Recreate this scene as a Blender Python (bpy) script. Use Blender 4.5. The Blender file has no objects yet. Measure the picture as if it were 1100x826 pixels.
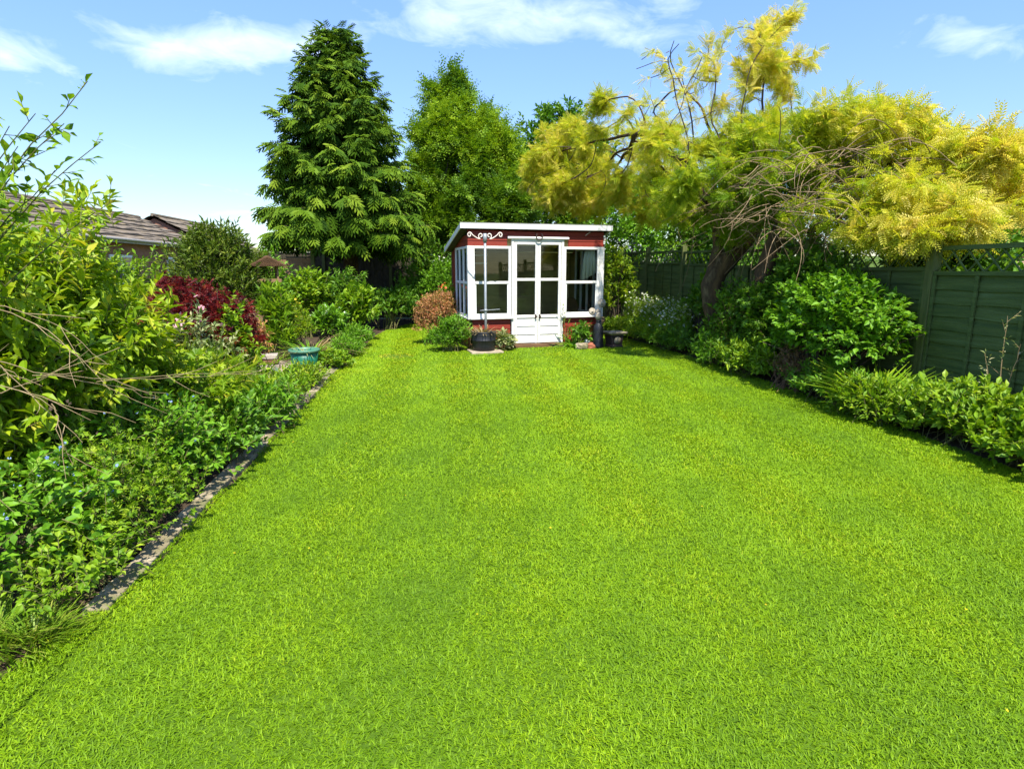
import bpy, math
import numpy as np
from mathutils import Vector

rng = np.random.default_rng(11)
scene = bpy.context.scene
COL = scene.collection
R = math.radians

# ------------------------------------------------------------------ camera
cd = bpy.data.cameras.new('camera')
cam = bpy.data.objects.new('camera', cd)
COL.objects.link(cam)
cam.location = (0, 0, 1.5)
cam.rotation_euler = (R(90 - 10.88), 0, R(-7.34))
cd.sensor_width = 36
cd.lens = 640 / 1100 * 36
cd.clip_start = 0.05
cd.clip_end = 2000
scene.camera = cam

# ------------------------------------------------------------------ sky and sun
S = Vector((0.06, -0.52, 0.85)).normalized()
SUN_EL = math.asin(S.z)
SUN_ROT = math.atan2(S.x, S.y)
# thin clouds: (centre x, centre y, half sizes on the cloud deck, amount)
CLOUDS = [(-.64, 1.77, .32, .24, 1.0), (-.35, 1.78, .24, .16, .8), (-1.06, 1.78, .22, .2, .75), (.05, 1.62, .34, .2, .75),
          (.48, 1.6, .55, .26, .62), (1.30, 1.44, .24, .16, .6), (-.9, 3.2, .5, .7, .35), (1.9, 2.4, .6, .5, .7), (-2.2, 2.0, .7, .5, .8)]
world = bpy.data.worlds.new('World')
scene.world = world
world.use_nodes = True
nt = world.node_tree
for n in list(nt.nodes):
    nt.nodes.remove(n)
wo = nt.nodes.new('ShaderNodeOutputWorld')
bg = nt.nodes.new('ShaderNodeBackground')
bg.inputs['Strength'].default_value = 0.132
sky = nt.nodes.new('ShaderNodeTexSky')
sky.sky_type = 'NISHITA'
sky.sun_disc = False
sky.sun_elevation = SUN_EL
sky.sun_rotation = SUN_ROT
sky.air_density = 1.0
sky.dust_density = 0.25
sky.ozone_density = 2.0
tc = nt.nodes.new('ShaderNodeTexCoord')
# thin high cloud: noise on the sky direction projected to a cloud deck
sep = nt.nodes.new('ShaderNodeSeparateXYZ')
nt.links.new(tc.outputs['Generated'], sep.inputs[0])
zz = nt.nodes.new('ShaderNodeMath'); zz.operation = 'ADD'; zz.inputs[1].default_value = 0.22
nt.links.new(sep.outputs['Z'], zz.inputs[0])
dx = nt.nodes.new('ShaderNodeMath'); dx.operation = 'DIVIDE'
dy = nt.nodes.new('ShaderNodeMath'); dy.operation = 'DIVIDE'
nt.links.new(sep.outputs['X'], dx.inputs[0]); nt.links.new(zz.outputs[0], dx.inputs[1])
nt.links.new(sep.outputs['Y'], dy.inputs[0]); nt.links.new(zz.outputs[0], dy.inputs[1])
cmb = nt.nodes.new('ShaderNodeCombineXYZ')
nt.links.new(dx.outputs[0], cmb.inputs[0]); nt.links.new(dy.outputs[0], cmb.inputs[1])
n1 = nt.nodes.new('ShaderNodeTexNoise'); n1.inputs['Scale'].default_value = 5.5
n1.inputs['Detail'].default_value = 9; n1.inputs['Roughness'].default_value = 0.6
n1.inputs['Distortion'].default_value = 0.5
nt.links.new(cmb.outputs[0], n1.inputs['Vector'])
def vm(op, a, b):
    n = nt.nodes.new('ShaderNodeVectorMath'); n.operation = op
    for i, v in enumerate((a, b)):
        if hasattr(v, 'links'): nt.links.new(v, n.inputs[i])
        elif v is not None: n.inputs[i].default_value = v
    return n
def ma(op, a, b, clamp=False):
    n = nt.nodes.new('ShaderNodeMath'); n.operation = op; n.use_clamp = clamp
    for i, v in enumerate((a, b)):
        if hasattr(v, 'links'): nt.links.new(v, n.inputs[i])
        else: n.inputs[i].default_value = v
    return n.outputs[0]
tot = None
for (cx_, cy_, rx_, ry_, am) in CLOUDS:
    d_ = vm('MULTIPLY', vm('SUBTRACT', cmb.outputs[0], (cx_, cy_, 0)).outputs[0], (1 / rx_, 1 / ry_, 0))
    l_ = vm('LENGTH', d_.outputs[0], None).outputs['Value']
    e_ = ma('MULTIPLY', ma('SUBTRACT', 1.0, l_, True), am)
    tot = e_ if tot is None else ma('ADD', tot, e_)
cm = ma('ADD', ma('MULTIPLY', tot, 1.0), ma('MULTIPLY', ma('SUBTRACT', n1.outputs['Fac'], 0.5), 1.7))
cr = nt.nodes.new('ShaderNodeValToRGB')
cr.color_ramp.elements[0].position = 0.30; cr.color_ramp.elements[0].color = (0, 0, 0, 1)
cr.color_ramp.elements[1].position = 1.05; cr.color_ramp.elements[1].color = (0.55, 0.55, 0.55, 1)
nt.links.new(cm, cr.inputs[0])
hs = nt.nodes.new('ShaderNodeHueSaturation'); hs.inputs['Saturation'].default_value = 1.16
hs.inputs['Hue'].default_value = 0.511
hs.inputs['Value'].default_value = 1.0
# clear dry air: the sky just above the roofs is a little deeper than the model's
mr = nt.nodes.new('ShaderNodeMapRange'); mr.inputs['From Min'].default_value = 0.0; mr.inputs['From Max'].default_value = 0.45
mr.inputs['To Min'].default_value = 0.45; mr.inputs['To Max'].default_value = 1.0
nt.links.new(sep.outputs['Z'], mr.inputs['Value'])
sc_ = nt.nodes.new('ShaderNodeVectorMath'); sc_.operation = 'SCALE'
nt.links.new(sky.outputs[0], sc_.inputs[0]); nt.links.new(mr.outputs[0], sc_.inputs['Scale'])
nt.links.new(sc_.outputs[0], hs.inputs['Color'])
mx = nt.nodes.new('ShaderNodeMixRGB'); mx.inputs[2].default_value = (4.6, 5.0, 5.6, 1)
nt.links.new(cr.outputs[0], mx.inputs[0]); nt.links.new(hs.outputs[0], mx.inputs[1])
nt.links.new(mx.outputs[0], bg.inputs['Color'])
nt.links.new(bg.outputs[0], wo.inputs[0])

sl = bpy.data.lights.new('sun', 'SUN')
sl.energy = 3.8
sl.angle = R(0.53)
sl.color = (1.0, 0.95, 0.85)
so = bpy.data.objects.new('sun', sl)
COL.objects.link(so)
so.rotation_euler = (-S).to_track_quat('-Z', 'Y').to_euler()
so.location = (10, -10, 20)

vs = scene.view_settings
vs.view_transform = 'Standard'
vs.look = 'None'
vs.exposure = 1.44
vs.gamma = 1.0
vs.use_curve_mapping = False
scene.cycles.max_bounces = 8
scene.cycles.transparent_max_bounces = 16

# ------------------------------------------------------------------ materials
def newmat(name):
    m = bpy.data.materials.new(name); m.use_nodes = True
    t = m.node_tree
    p = t.nodes['Principled BSDF']
    return m, t, p

def ramp(t, stops, fac):
    r = t.nodes.new('ShaderNodeValToRGB')
    e = r.color_ramp.elements
    while len(e) < len(stops):
        e.new(0.5)
    for k, (pos, c) in enumerate(stops):
        e[k].position = pos; e[k].color = (*c, 1)
    t.links.new(fac, r.inputs[0])
    return r.outputs[0]

def noise(t, scale, detail=4, rough=0.55, vec=None, dim='Object', sc=None):
    n = t.nodes.new('ShaderNodeTexNoise')
    n.inputs['Scale'].default_value = scale
    n.inputs['Detail'].default_value = detail
    n.inputs['Roughness'].default_value = rough
    c = t.nodes.new('ShaderNodeTexCoord')
    if sc:
        m = t.nodes.new('ShaderNodeMapping'); m.inputs['Scale'].default_value = sc
        t.links.new(c.outputs[dim], m.inputs[0]); t.links.new(m.outputs[0], n.inputs['Vector'])
    else:
        t.links.new(c.outputs[dim], n.inputs['Vector'])
    return n.outputs['Fac']

def leafmat(name, stops, trans=0.35, rough=0.5, spec=0.3, tint=(1.15, 1.1, 0.5)):
    """leaf colour varies from leaf to leaf through the per-leaf number 'var'"""
    m, t, p = newmat(name)
    a = t.nodes.new('ShaderNodeAttribute'); a.attribute_name = 'var'
    c = ramp(t, stops, a.outputs['Fac'])
    t.links.new(c, p.inputs['Base Color'])
    p.inputs['Roughness'].default_value = rough
    p.inputs['Specular IOR Level'].default_value = spec
    tr = t.nodes.new('ShaderNodeBsdfTranslucent')
    mm = t.nodes.new('ShaderNodeMixRGB'); mm.blend_type = 'MULTIPLY'; mm.inputs[0].default_value = 1
    mm.inputs[2].default_value = (*tint, 1)
    t.links.new(c, mm.inputs[1]); t.links.new(mm.outputs[0], tr.inputs['Color'])
    mix = t.nodes.new('ShaderNodeMixShader'); mix.inputs[0].default_value = trans
    out = t.nodes['Material Output']
    t.links.new(p.outputs[0], mix.inputs[1]); t.links.new(tr.outputs[0], mix.inputs[2])
    t.links.new(mix.outputs[0], out.inputs[0])
    return m

def mat(name, c1, c2=None, scale=8, rough=0.7, spec=0.3, bump=0.0, bscale=None, sc=None, c3=None, metal=0.0, detail=5):
    m, t, p = newmat(name)
    p.inputs['Roughness'].default_value = rough
    p.inputs['Specular IOR Level'].default_value = spec
    p.inputs['Metallic'].default_value = metal
    if c2 is None:
        c2 = tuple(0.8 * v for v in c1)
    f = noise(t, scale, detail, 0.6, sc=sc)
    st = [(0.3, c1), (0.7, c2)] if c3 is None else [(0.3, c1), (0.52, c2), (0.7, c3)]
    t.links.new(ramp(t, st, f), p.inputs['Base Color'])
    if bump:
        b = t.nodes.new('ShaderNodeBump'); b.inputs['Strength'].default_value = bump
        b.inputs['Distance'].default_value = 0.02
        t.links.new(noise(t, bscale or scale * 3, 6, 0.6, sc=sc), b.inputs['Height'])
        t.links.new(b.outputs[0], p.inputs['Normal'])
    return m

M = {}
M['soil'] = mat('soil', (0.035, 0.024, 0.015), (0.085, 0.062, 0.04), 9, 0.95, 0.1, 0.8, 40)
M['turf'] = mat('turf', (0.05, 0.10, 0.006), (0.09, 0.16, 0.01), 14, 0.9, 0.1, 0.5, 90)
M['meadow'] = mat('meadow', (0.05, 0.09, 0.012), (0.09, 0.13, 0.02), 0.4, 0.95, 0.1)
M['gravel'] = mat('gravel', (0.42, 0.34, 0.25), (0.24, 0.18, 0.12), 28, 0.9, 0.2, 0.9, 60)
M['kerb'] = mat('kerb', (0.46, 0.38, 0.27), (0.22, 0.18, 0.11), 5, 0.9, 0.2, 0.6, 30, c3=(0.13, 0.14, 0.05))
M['stone'] = mat('stone', (0.42, 0.37, 0.29), (0.2, 0.17, 0.13), 9, 0.85, 0.2, 0.6, 25)
M['white'] = mat('white_paint', (0.68, 0.68, 0.65), (0.60, 0.60, 0.56), 3, 0.45, 0.4, 0.08, 60, detail=8)
M['white_worn'] = mat('worn_white_paint', (0.67, 0.665, 0.63), (0.53, 0.50, 0.44), 6, 0.55, 0.3, 0.15, 50, sc=(1, 1, 4), detail=8)
M['red'] = mat('red_paint', (0.235, 0.026, 0.011), (0.15, 0.017, 0.008), 5, 0.55, 0.3, 0.25, 40, sc=(0.35, 0.35, 5), detail=8)
M['felt'] = mat('roofing_felt', (0.05, 0.05, 0.05), (0.09, 0.085, 0.07), 12, 0.95, 0.1, 0.5, 90)
M['brownwood'] = mat('brown_wood', (0.16, 0.085, 0.04), (0.08, 0.045, 0.022), 4, 0.7, 0.2, 0.3, 20, sc=(1, 1, 6))
M['lining'] = mat('plywood_lining', (0.38, 0.29, 0.12), (0.28, 0.21, 0.085), 3, 0.7, 0.2, 0.1, 20, sc=(1, 1, 5))
M['fence'] = mat('green_fence_stain', (0.046, 0.074, 0.020), (0.078, 0.106, 0.028), 3, 0.75, 0.2, 0.35, 18, sc=(1, 0.5, 7), c3=(0.10, 0.14, 0.05), detail=8)
M['fencepost'] = mat('green_post_stain', (0.07, 0.09, 0.026), (0.13, 0.14, 0.045), 5, 0.8, 0.2, 0.4, 22, sc=(5, 5, 0.7))
M['backfence'] = mat('dark_weathered_boards', (0.035, 0.03, 0.02), (0.06, 0.05, 0.03), 3, 0.8, 0.2, 0.4, 18, sc=(7, 1, 0.7))
M['tanboard'] = mat('tan_boards', (0.26, 0.16, 0.08), (0.16, 0.095, 0.05), 3, 0.8, 0.2, 0.4, 18, sc=(0.7, 1, 7))
M['bark'] = mat('bark', (0.12, 0.075, 0.035), (0.05, 0.032, 0.018), 7, 0.9, 0.15, 1.0, 18, sc=(1, 1, 0.35), c3=(0.15, 0.11, 0.06))
M['darkbark'] = mat('dark_bark', (0.055, 0.042, 0.03), (0.10, 0.075, 0.05), 6, 0.9, 0.15, 1.0, 20, sc=(1, 1, 0.3))
M['twig'] = mat('pale_twig', (0.28, 0.20, 0.11), (0.14, 0.095, 0.05), 6, 0.8, 0.2)
M['dead'] = mat('dead_stem', (0.33, 0.25, 0.13), (0.17, 0.12, 0.06), 6, 0.8, 0.2)
M['stem'] = mat('green_stem', (0.09, 0.12, 0.03), (0.13, 0.10, 0.04), 6, 0.8, 0.2)
M['brown_twig'] = mat('brown_twig', (0.13, 0.07, 0.035), (0.22, 0.13, 0.07), 8, 0.85, 0.15)
M['black'] = mat('black_plastic', (0.009, 0.010, 0.012), (0.014, 0.015, 0.017), 10, 0.48, 0.35, 0.06, 50)
M['green_plastic'] = mat('green_plastic', (0.010, 0.14, 0.075), (0.008, 0.10, 0.055), 8, 0.4, 0.5, 0.05, 40)
M['green_rim'] = mat('pale_green_rim', (0.08, 0.21, 0.13), (0.06, 0.17, 0.10), 8, 0.45, 0.4)
M['steel'] = mat('galvanised_steel', (0.30, 0.32, 0.33), (0.22, 0.24, 0.25), 14, 0.5, 0.5, metal=0.35)
M['scroll'] = mat('white_iron', (0.72, 0.68, 0.62), (0.55, 0.42, 0.33), 14, 0.5, 0.4)
M['iron'] = mat('dark_iron', (0.06, 0.035, 0.03), (0.03, 0.02, 0.018), 14, 0.6, 0.4)
M['terracotta'] = mat('terracotta', (0.33, 0.11, 0.06), (0.22, 0.08, 0.045), 8, 0.85, 0.2, 0.2)
M['tile'] = mat('roof_tiles', (0.22, 0.175, 0.125), (0.14, 0.115, 0.085), 3.0, 0.95, 0.15, 0.4, 12, c3=(0.25, 0.19, 0.10), detail=8)
M['orange_tile'] = mat('orange_tiles', (0.42, 0.14, 0.05), (0.30, 0.10, 0.04), 2.0, 0.9, 0.15, 0.4, 12)
M['sand_tile'] = mat('sandy_tiles', (0.40, 0.27, 0.17), (0.28, 0.19, 0.12), 2.5, 0.9, 0.15, 0.3, 12)
M['grey_tile'] = mat('grey_tiles', (0.35, 0.36, 0.37), (0.25, 0.26, 0.27), 2.5, 0.9, 0.15, 0.3, 12)
M['brick'] = mat('brick', (0.28, 0.13, 0.08), (0.20, 0.10, 0.065), 5, 0.9, 0.15, 0.3, 12)
M['render'] = mat('pale_render', (0.6, 0.56, 0.5), (0.5, 0.47, 0.42), 2, 0.9, 0.15)
M['gutter'] = mat('grey_gutter', (0.34, 0.31, 0.27), (0.25, 0.23, 0.2), 6, 0.6, 0.3)
M['curtain'] = mat('white_curtain', (0.72, 0.74, 0.68), (0.6, 0.62, 0.56), 3, 0.9, 0.1)
M['slab'] = mat('paving_slab', (0.40, 0.33, 0.23), (0.27, 0.22, 0.15), 7, 0.9, 0.2, 0.4, 40)

m, t, p = newmat('glass')
for n in list(t.nodes):
    if n.type != 'OUTPUT_MATERIAL':
        t.nodes.remove(n)
tr = t.nodes.new('ShaderNodeBsdfTransparent'); tr.inputs[0].default_value = (0.93, 0.95, 0.92, 1)
gl = t.nodes.new('ShaderNodeBsdfGlossy'); gl.inputs['Roughness'].default_value = 0.015
fr = t.nodes.new('ShaderNodeFresnel'); fr.inputs['IOR'].default_value = 1.5
mi = t.nodes.new('ShaderNodeMixShader')
t.links.new(fr.outputs[0], mi.inputs[0]); t.links.new(tr.outputs[0], mi.inputs[1]); t.links.new(gl.outputs[0], mi.inputs[2])
t.links.new(mi.outputs[0], t.nodes['Material Output'].inputs[0])
M['glass'] = m
m, t, p = newmat('dark_window_glass')
p.inputs['Base Color'].default_value = (0.02, 0.025, 0.03, 1); p.inputs['Roughness'].default_value = 0.05
M['darkglass'] = m

L = {}
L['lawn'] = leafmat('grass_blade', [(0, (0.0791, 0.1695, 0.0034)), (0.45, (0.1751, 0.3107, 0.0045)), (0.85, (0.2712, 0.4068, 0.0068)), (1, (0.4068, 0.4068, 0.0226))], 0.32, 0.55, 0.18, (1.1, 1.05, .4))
L['longgrass'] = leafmat('long_grass_blade', [(0, (0.08, 0.17, 0.006)), (0.6, (0.16, 0.28, 0.01)), (1, (0.30, 0.31, 0.05))], 0.3)
L['yellow'] = leafmat('yellow_green_leaf', [(0, (0.0896, 0.1904, 0.0056)), (0.4, (0.1848, 0.3136, 0.0067)), (0.8, (0.3136, 0.4144, 0.0112)), (1, (0.4704, 0.448, 0.0336))], 0.42)
L['lime'] = leafmat('lime_leaf', [(0, (0.096, 0.204, 0.0072)), (0.5, (0.192, 0.336, 0.0096)), (1, (0.336, 0.444, 0.024))], 0.4)
L['mid'] = leafmat('mid_green_leaf', [(0, (0.0455, 0.13, 0.0078)), (0.5, (0.0975, 0.2275, 0.0104)), (1, (0.208, 0.351, 0.026))], 0.35)
L['bright'] = leafmat('bright_green_leaf', [(0, (0.0625, 0.1625, 0.0075)), (0.5, (0.1313, 0.3, 0.01)), (1, (0.225, 0.4125, 0.025))], 0.36)
L['dark'] = leafmat('dark_green_leaf', [(0, (0.0182, 0.0585, 0.0104)), (0.6, (0.0455, 0.1235, 0.013)), (1, (0.117, 0.221, 0.026))], 0.25)
L['blue'] = leafmat('blue_green_leaf', [(0, (0.02, 0.06, 0.025)), (0.6, (0.05, 0.12, 0.05)), (1, (0.13, 0.2, 0.12))], 0.25)
L['red'] = leafmat('red_maple_leaf', [(0, (0.055, 0.008, 0.012)), (0.5, (0.175, 0.014, 0.016)), (0.9, (0.26, 0.03, 0.018)), (1, (0.30, 0.09, 0.02))], 0.38, tint=(1.3, .8, .6))
L['orange'] = leafmat('orange_spirea_leaf', [(0, (0.2, 0.2, 0.03)), (0.3, (0.44, 0.24, 0.08)), (1, (0.62, 0.25, 0.15))], 0.35)
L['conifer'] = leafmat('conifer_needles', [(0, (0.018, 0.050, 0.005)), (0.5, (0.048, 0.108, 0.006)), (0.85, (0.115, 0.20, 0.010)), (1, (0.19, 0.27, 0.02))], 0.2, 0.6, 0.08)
L['ever'] = leafmat('evergreen_needles', [(0, (0.045, 0.09, 0.0075)), (0.6, (0.12, 0.1875, 0.012)), (1, (0.255, 0.3, 0.0375))], 0.25)
L['ash'] = leafmat('tree_leaf', [(0, (0.069, 0.161, 0.0069)), (0.5, (0.161, 0.2875, 0.0092)), (1, (0.2875, 0.414, 0.0138))], 0.35)
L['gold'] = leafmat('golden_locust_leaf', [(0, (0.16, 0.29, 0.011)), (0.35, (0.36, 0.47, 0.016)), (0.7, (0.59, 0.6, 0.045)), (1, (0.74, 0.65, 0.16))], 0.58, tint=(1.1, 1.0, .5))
L['varieg'] = leafmat('cream_edged_leaf', [(0, (0.10, 0.17, 0.04)), (0.5, (0.28, 0.32, 0.12)), (1, (0.50, 0.46, 0.25))], 0.3)
L['strap'] = leafmat('tan_grass_leaf', [(0, (0.20, 0.15, 0.06)), (0.6, (0.34, 0.25, 0.11)), (1, (0.42, 0.33, 0.17))], 0.3)
L['pink'] = leafmat('pink_petal', [(0, (0.62, 0.22, 0.30)), (1, (0.75, 0.42, 0.45))], 0.3, tint=(1, .9, .9))
L['bluefl'] = leafmat('blue_petal', [(0, (0.16, 0.24, 0.62)), (1, (0.35, 0.45, 0.75))], 0.3, tint=(.9, .9, 1))
L['whitefl'] = leafmat('white_petal', [(0, (0.6, 0.62, 0.42)), (1, (0.8, 0.8, 0.7))], 0.3, tint=(1, 1, .9))
L['yellowfl'] = leafmat('yellow_petal', [(0, (0.55, 0.42, 0.01)), (1, (0.7, 0.55, 0.02))], 0.3)
L['redfl'] = leafmat('red_petal', [(0, (0.6, 0.04, 0.02)), (1, (0.7, 0.12, 0.04))], 0.3, tint=(1, .6, .5))
L['deadleaf'] = leafmat('dry_leaf', [(0, (0.18, 0.11, 0.05)), (1, (0.32, 0.2, 0.09))], 0.2)

# ------------------------------------------------------------------ mesh helpers
def nrm(a):
    return a / np.maximum(np.linalg.norm(a, axis=-1, keepdims=True), 1e-9)

class MB:
    """collects geometry; build() links it as one mesh object"""
    def __init__(s):
        s.v = []; s.f = {3: [], 4: []}; s.var = []; s.n = 0
    def raw(s, V, faces, var=0.5):
        V = np.asarray(V, float).reshape(-1, 3)
        for k in (3, 4):
            q = [f for f in faces if len(f) == k]
            if q:
                s.f[k].append(np.array(q, int) + s.n)
        s.v.append(V); s.n += len(V)
        s.var.append(np.full(len(V), var) if np.isscalar(var) else np.asarray(var))
    def arr(s, V, F, var):
        """V (n,3), F dict arity->(m,k)"""
        for k, q in F.items():
            if len(q): s.f[k].append(q + s.n)
        s.v.append(V); s.n += len(V); s.var.append(var)
    def leaves(s, T, P, D, N, size, var):
        TV, TF = T
        D = nrm(D); X = nrm(np.cross(D, N)); N = np.cross(X, D)
        size = np.broadcast_to(np.asarray(size, float), (len(P),))
        V = (TV[None, :, 0, None] * X[:, None, :] + TV[None, :, 1, None] * D[:, None, :] + TV[None, :, 2, None] * N[:, None, :]) * size[:, None, None] + P[:, None, :]
        k = len(TV); off = (np.arange(len(P)) * k)[:, None, None]
        F = {a: (q[None] + off).reshape(-1, a) for a, q in TF.items()}
        s.arr(V.reshape(-1, 3), F, np.repeat(np.broadcast_to(var, (len(P),)), k))
    def tubes(s, P, rad, sides=4, cap=False, var=0.5):
        """P (m,k,3) polylines, rad (m,k) or (k,)"""
        P = np.asarray(P, float)
        if P.ndim == 2: P = P[None]
        m, k, _ = P.shape
        rad = np.broadcast_to(np.asarray(rad, float), (m, k))
        Tn = nrm(np.gradient(P, axis=1))
        ref = np.zeros_like(Tn); mean = np.abs(nrm(P[:, -1] - P[:, 0]))
        ax = np.argmin(mean, axis=1)
        ref[np.arange(m), :, ax] = 1.0
        A = nrm(np.cross(Tn, ref)); B = np.cross(Tn, A)
        th = np.arange(sides) / sides * 2 * np.pi
        V = P[:, :, None, :] + rad[:, :, None, None] * (np.cos(th)[None, None, :, None] * A[:, :, None, :] + np.sin(th)[None, None, :, None] * B[:, :, None, :])
        i = np.arange(k - 1)[:, None] * sides; j = np.arange(sides)[None]; j2 = (j + 1) % sides
        q = np.stack([i + j, i + j2, i + sides + j2, i + sides + j], -1).reshape(-1, 4)
        off = (np.arange(m) * k * sides)[:, None, None]
        F = {4: (q[None] + off).reshape(-1, 4)}
        base = s.n
        s.arr(V.reshape(-1, 3), F, np.full(m * k * sides, var))
        if cap:
            for a in range(m):
                o = base + a * k * sides
                for st, flip in ((o, True), (o + (k - 1) * sides, False)):
                    ids = list(range(st, st + sides))
                    if flip: ids = ids[::-1]
                    s.f[3].append(np.array([[ids[0], ids[b], ids[b + 1]] for b in range(1, sides - 1)]))
    def box(s, x0, x1, y0, y1, z0, z1):
        V = [(x, y, z) for z in (z0, z1) for y in (y0, y1) for x in (x0, x1)]
        s.raw(V, [(0, 2, 3, 1), (4, 5, 7, 6), (0, 1, 5, 4), (2, 6, 7, 3), (0, 4, 6, 2), (1, 3, 7, 5)])
    def prism(s, poly, axis, a, b):
        """extrude a 2D polygon along axis 0/1/2 from a to b (fan caps, convex)"""
        n = len(poly); V = []
        for w in (a, b):
            for (p, q) in poly:
                c = [p, q]; c.insert(axis, w); V.append(c)
        F = [(i, (i + 1) % n, n + (i + 1) % n, n + i) for i in range(n)]
        F += [(0, i + 1, i) for i in range(1, n - 1)] + [(n, n + i, n + i + 1) for i in range(1, n - 1)]
        s.raw(V, F)
    def lathe(s, prof, c=(0, 0, 0), sides=28, square=False):
        k = len(prof); V = []
        for (r, z) in prof:
            for j in range(sides):
                a = 2 * math.pi * (j + 0.5 * square) / sides
                V.append((c[0] + r * math.cos(a), c[1] + r * math.sin(a), c[2] + z))
        F = [(i * sides + j, i * sides + (j + 1) % sides, (i + 1) * sides + (j + 1) % sides, (i + 1) * sides + j) for i in range(k - 1) for j in range(sides)]
        s.raw(V, F)
    def build(s, name, material, parent=None, smooth=False, bevel=0.0):
        me = bpy.data.meshes.new(name)
        V = np.concatenate(s.v) if s.v else np.zeros((0, 3))
        var = np.concatenate(s.var)
        f3 = np.concatenate(s.f[3]) if s.f[3] else np.zeros((0, 3), int)
        f4 = np.concatenate(s.f[4]) if s.f[4] else np.zeros((0, 4), int)
        me.vertices.add(len(V)); me.vertices.foreach_set('co', V.astype(np.float32).ravel())
        idx = np.concatenate([f3.ravel(), f4.ravel()]).astype(np.int32)
        me.loops.add(len(idx)); me.loops.foreach_set('vertex_index', idx)
        tot = np.concatenate([np.full(len(f3), 3), np.full(len(f4), 4)]).astype(np.int32)
        me.polygons.add(len(tot))
        me.polygons.foreach_set('loop_start', np.concatenate([[0], np.cumsum(tot)[:-1]]).astype(np.int32))
        try: me.polygons.foreach_set('loop_total', tot)
        except Exception: pass
        me.polygons.foreach_set('use_smooth', np.full(len(tot), smooth))
        at = me.attributes.new('var', 'FLOAT', 'POINT'); at.data.foreach_set('value', var.astype(np.float32))
        me.update(calc_edges=True)
        me.materials.append(material)
        o = bpy.data.objects.new(name, me); COL.objects.link(o)
        if parent is not None: o.parent = parent
        if bevel:
            b = o.modifiers.new('bevel', 'BEVEL'); b.width = bevel; b.segments = 2; b.limit_method = 'ANGLE'
        return o

def tag(o, label=None, cat=None, group=None, kind=None):
    if label: o['label'] = label
    if cat: o['category'] = cat
    if group: o['group'] = group
    if kind: o['kind'] = kind
    return o

def thing(name, label, cat, loc=(0, 0, 0), rz=0.0, group=None):
    o = bpy.data.objects.new(name, None); COL.objects.link(o)
    o.empty_display_size = 0.1
    o.location = loc; o.rotation_euler = (0, 0, rz)
    return tag(o, label, cat, group)

def sheet(name, pts, z, material, kind='structure', sub=1):
    b = MB(); n = len(pts)
    me = bpy.data.meshes.new(name)
    me.from_pydata([(x, y, z) for x, y in pts], [], [tuple(range(n))])
    me.materials.append(material)
    o = bpy.data.objects.new(name, me); COL.objects.link(o)
    return tag(o, kind=kind)

# ---- leaf templates: verts (x across, y along, z up), faces by arity
def T_ovate(w=0.5, fold=0.1, curl=-0.12):
    V = np.array([(0, 0, 0), (w * .42, .3, fold * .8), (w * .5, .55, fold), (0, .5, 0), (-w * .42, .3, fold * .8), (-w * .5, .55, fold), (0, 1, curl), (0, .22, 0)])
    F = {3: np.array([(0, 1, 7), (0, 7, 4), (2, 6, 3), (3, 6, 5)]), 4: np.array([(7, 1, 2, 3), (7, 3, 5, 4)])}
    return V, F
def T_simple(w=0.5, fold=0.1, curl=-0.1):
    V = np.array([(0, 0, 0), (w * .5, .45, fold), (0, 1, curl), (-w * .5, .45, fold)])
    return V, {3: np.array([(0, 1, 2), (0, 2, 3)])}
def T_blade(w=0.1, curl=0.35, segs=3):
    V = []; F = []
    for i in range(segs + 1):
        t = i / segs; ww = w * .5 * (1 - t ** 1.6) + .003
        V += [(-ww, t * (1 - .18 * curl * t), -curl * t * t), (ww, t * (1 - .18 * curl * t), -curl * t * t)]
    F = [(2 * i, 2 * i + 1, 2 * i + 3, 2 * i + 2) for i in range(segs)]
    return np.array(V), {4: np.array(F)}
def T_star(n=5, notch=0.4, spread=4.2, droop=0.12, narrow=1.0):
    V = [(0, .0, 0)]; F = []
    for i in range(2 * n - 1):
        a = -spread / 2 + spread * i / (2 * n - 2)
        r = (1.0 - .3 * abs(a) / (spread / 2)) if i % 2 == 0 else notch
        V.append((r * math.sin(a) * .62 * narrow, .3 + r * math.cos(a) * .7 - .3 * (1 - r) * 0, -droop * r * r + (.06 if i % 2 else 0)))
    V[0] = (0, .15, .03)
    F = [(0, i + 1, i) for i in range(1, 2 * n - 1)]
    V.append((0, 0, 0))
    return np.array(V), {3: np.array(F)}
def T_pinnate(n=6, w=0.16, ll=0.30, curl=-0.25, taper=True, ang=1.15, up=0.05):
    V = []; F = []
    def leaflet(bx, by, bz, a, l, side):
        k = len(V); ca, sa = math.cos(a), math.sin(a)
        for (u, q, z) in ((0, 0, 0), (w * .5 * l / ll, .5 * l, up * l), (0, l, -.15 * l), (-w * .5 * l / ll, .5 * l, up * l)):
            V.append((bx + side * (q * sa) + u * ca, by + q * ca - side * u * sa, bz + z))
        F.append((k, k + 1, k + 2, k + 3))
    for i in range(n):
        t = .12 + .84 * i / n
        l = ll * (1 - .55 * t if taper else (1 - .25 * abs(t - .45)))
        for sd in (1, -1):
            leaflet(0, t, curl * t * t, ang - .25 * t, l, sd)
    leaflet(0, .96, curl * .92, 0.0, ll * .6, 1)
    k = len(V); r = .008
    V += [(-r, 0, 0), (r, 0, 0), (r * .5, .96, curl * .92), (-r * .5, .96, curl * .92)]; F.append((k, k + 1, k + 2, k + 3))
    return np.array(V), {4: np.array(F)}
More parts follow.
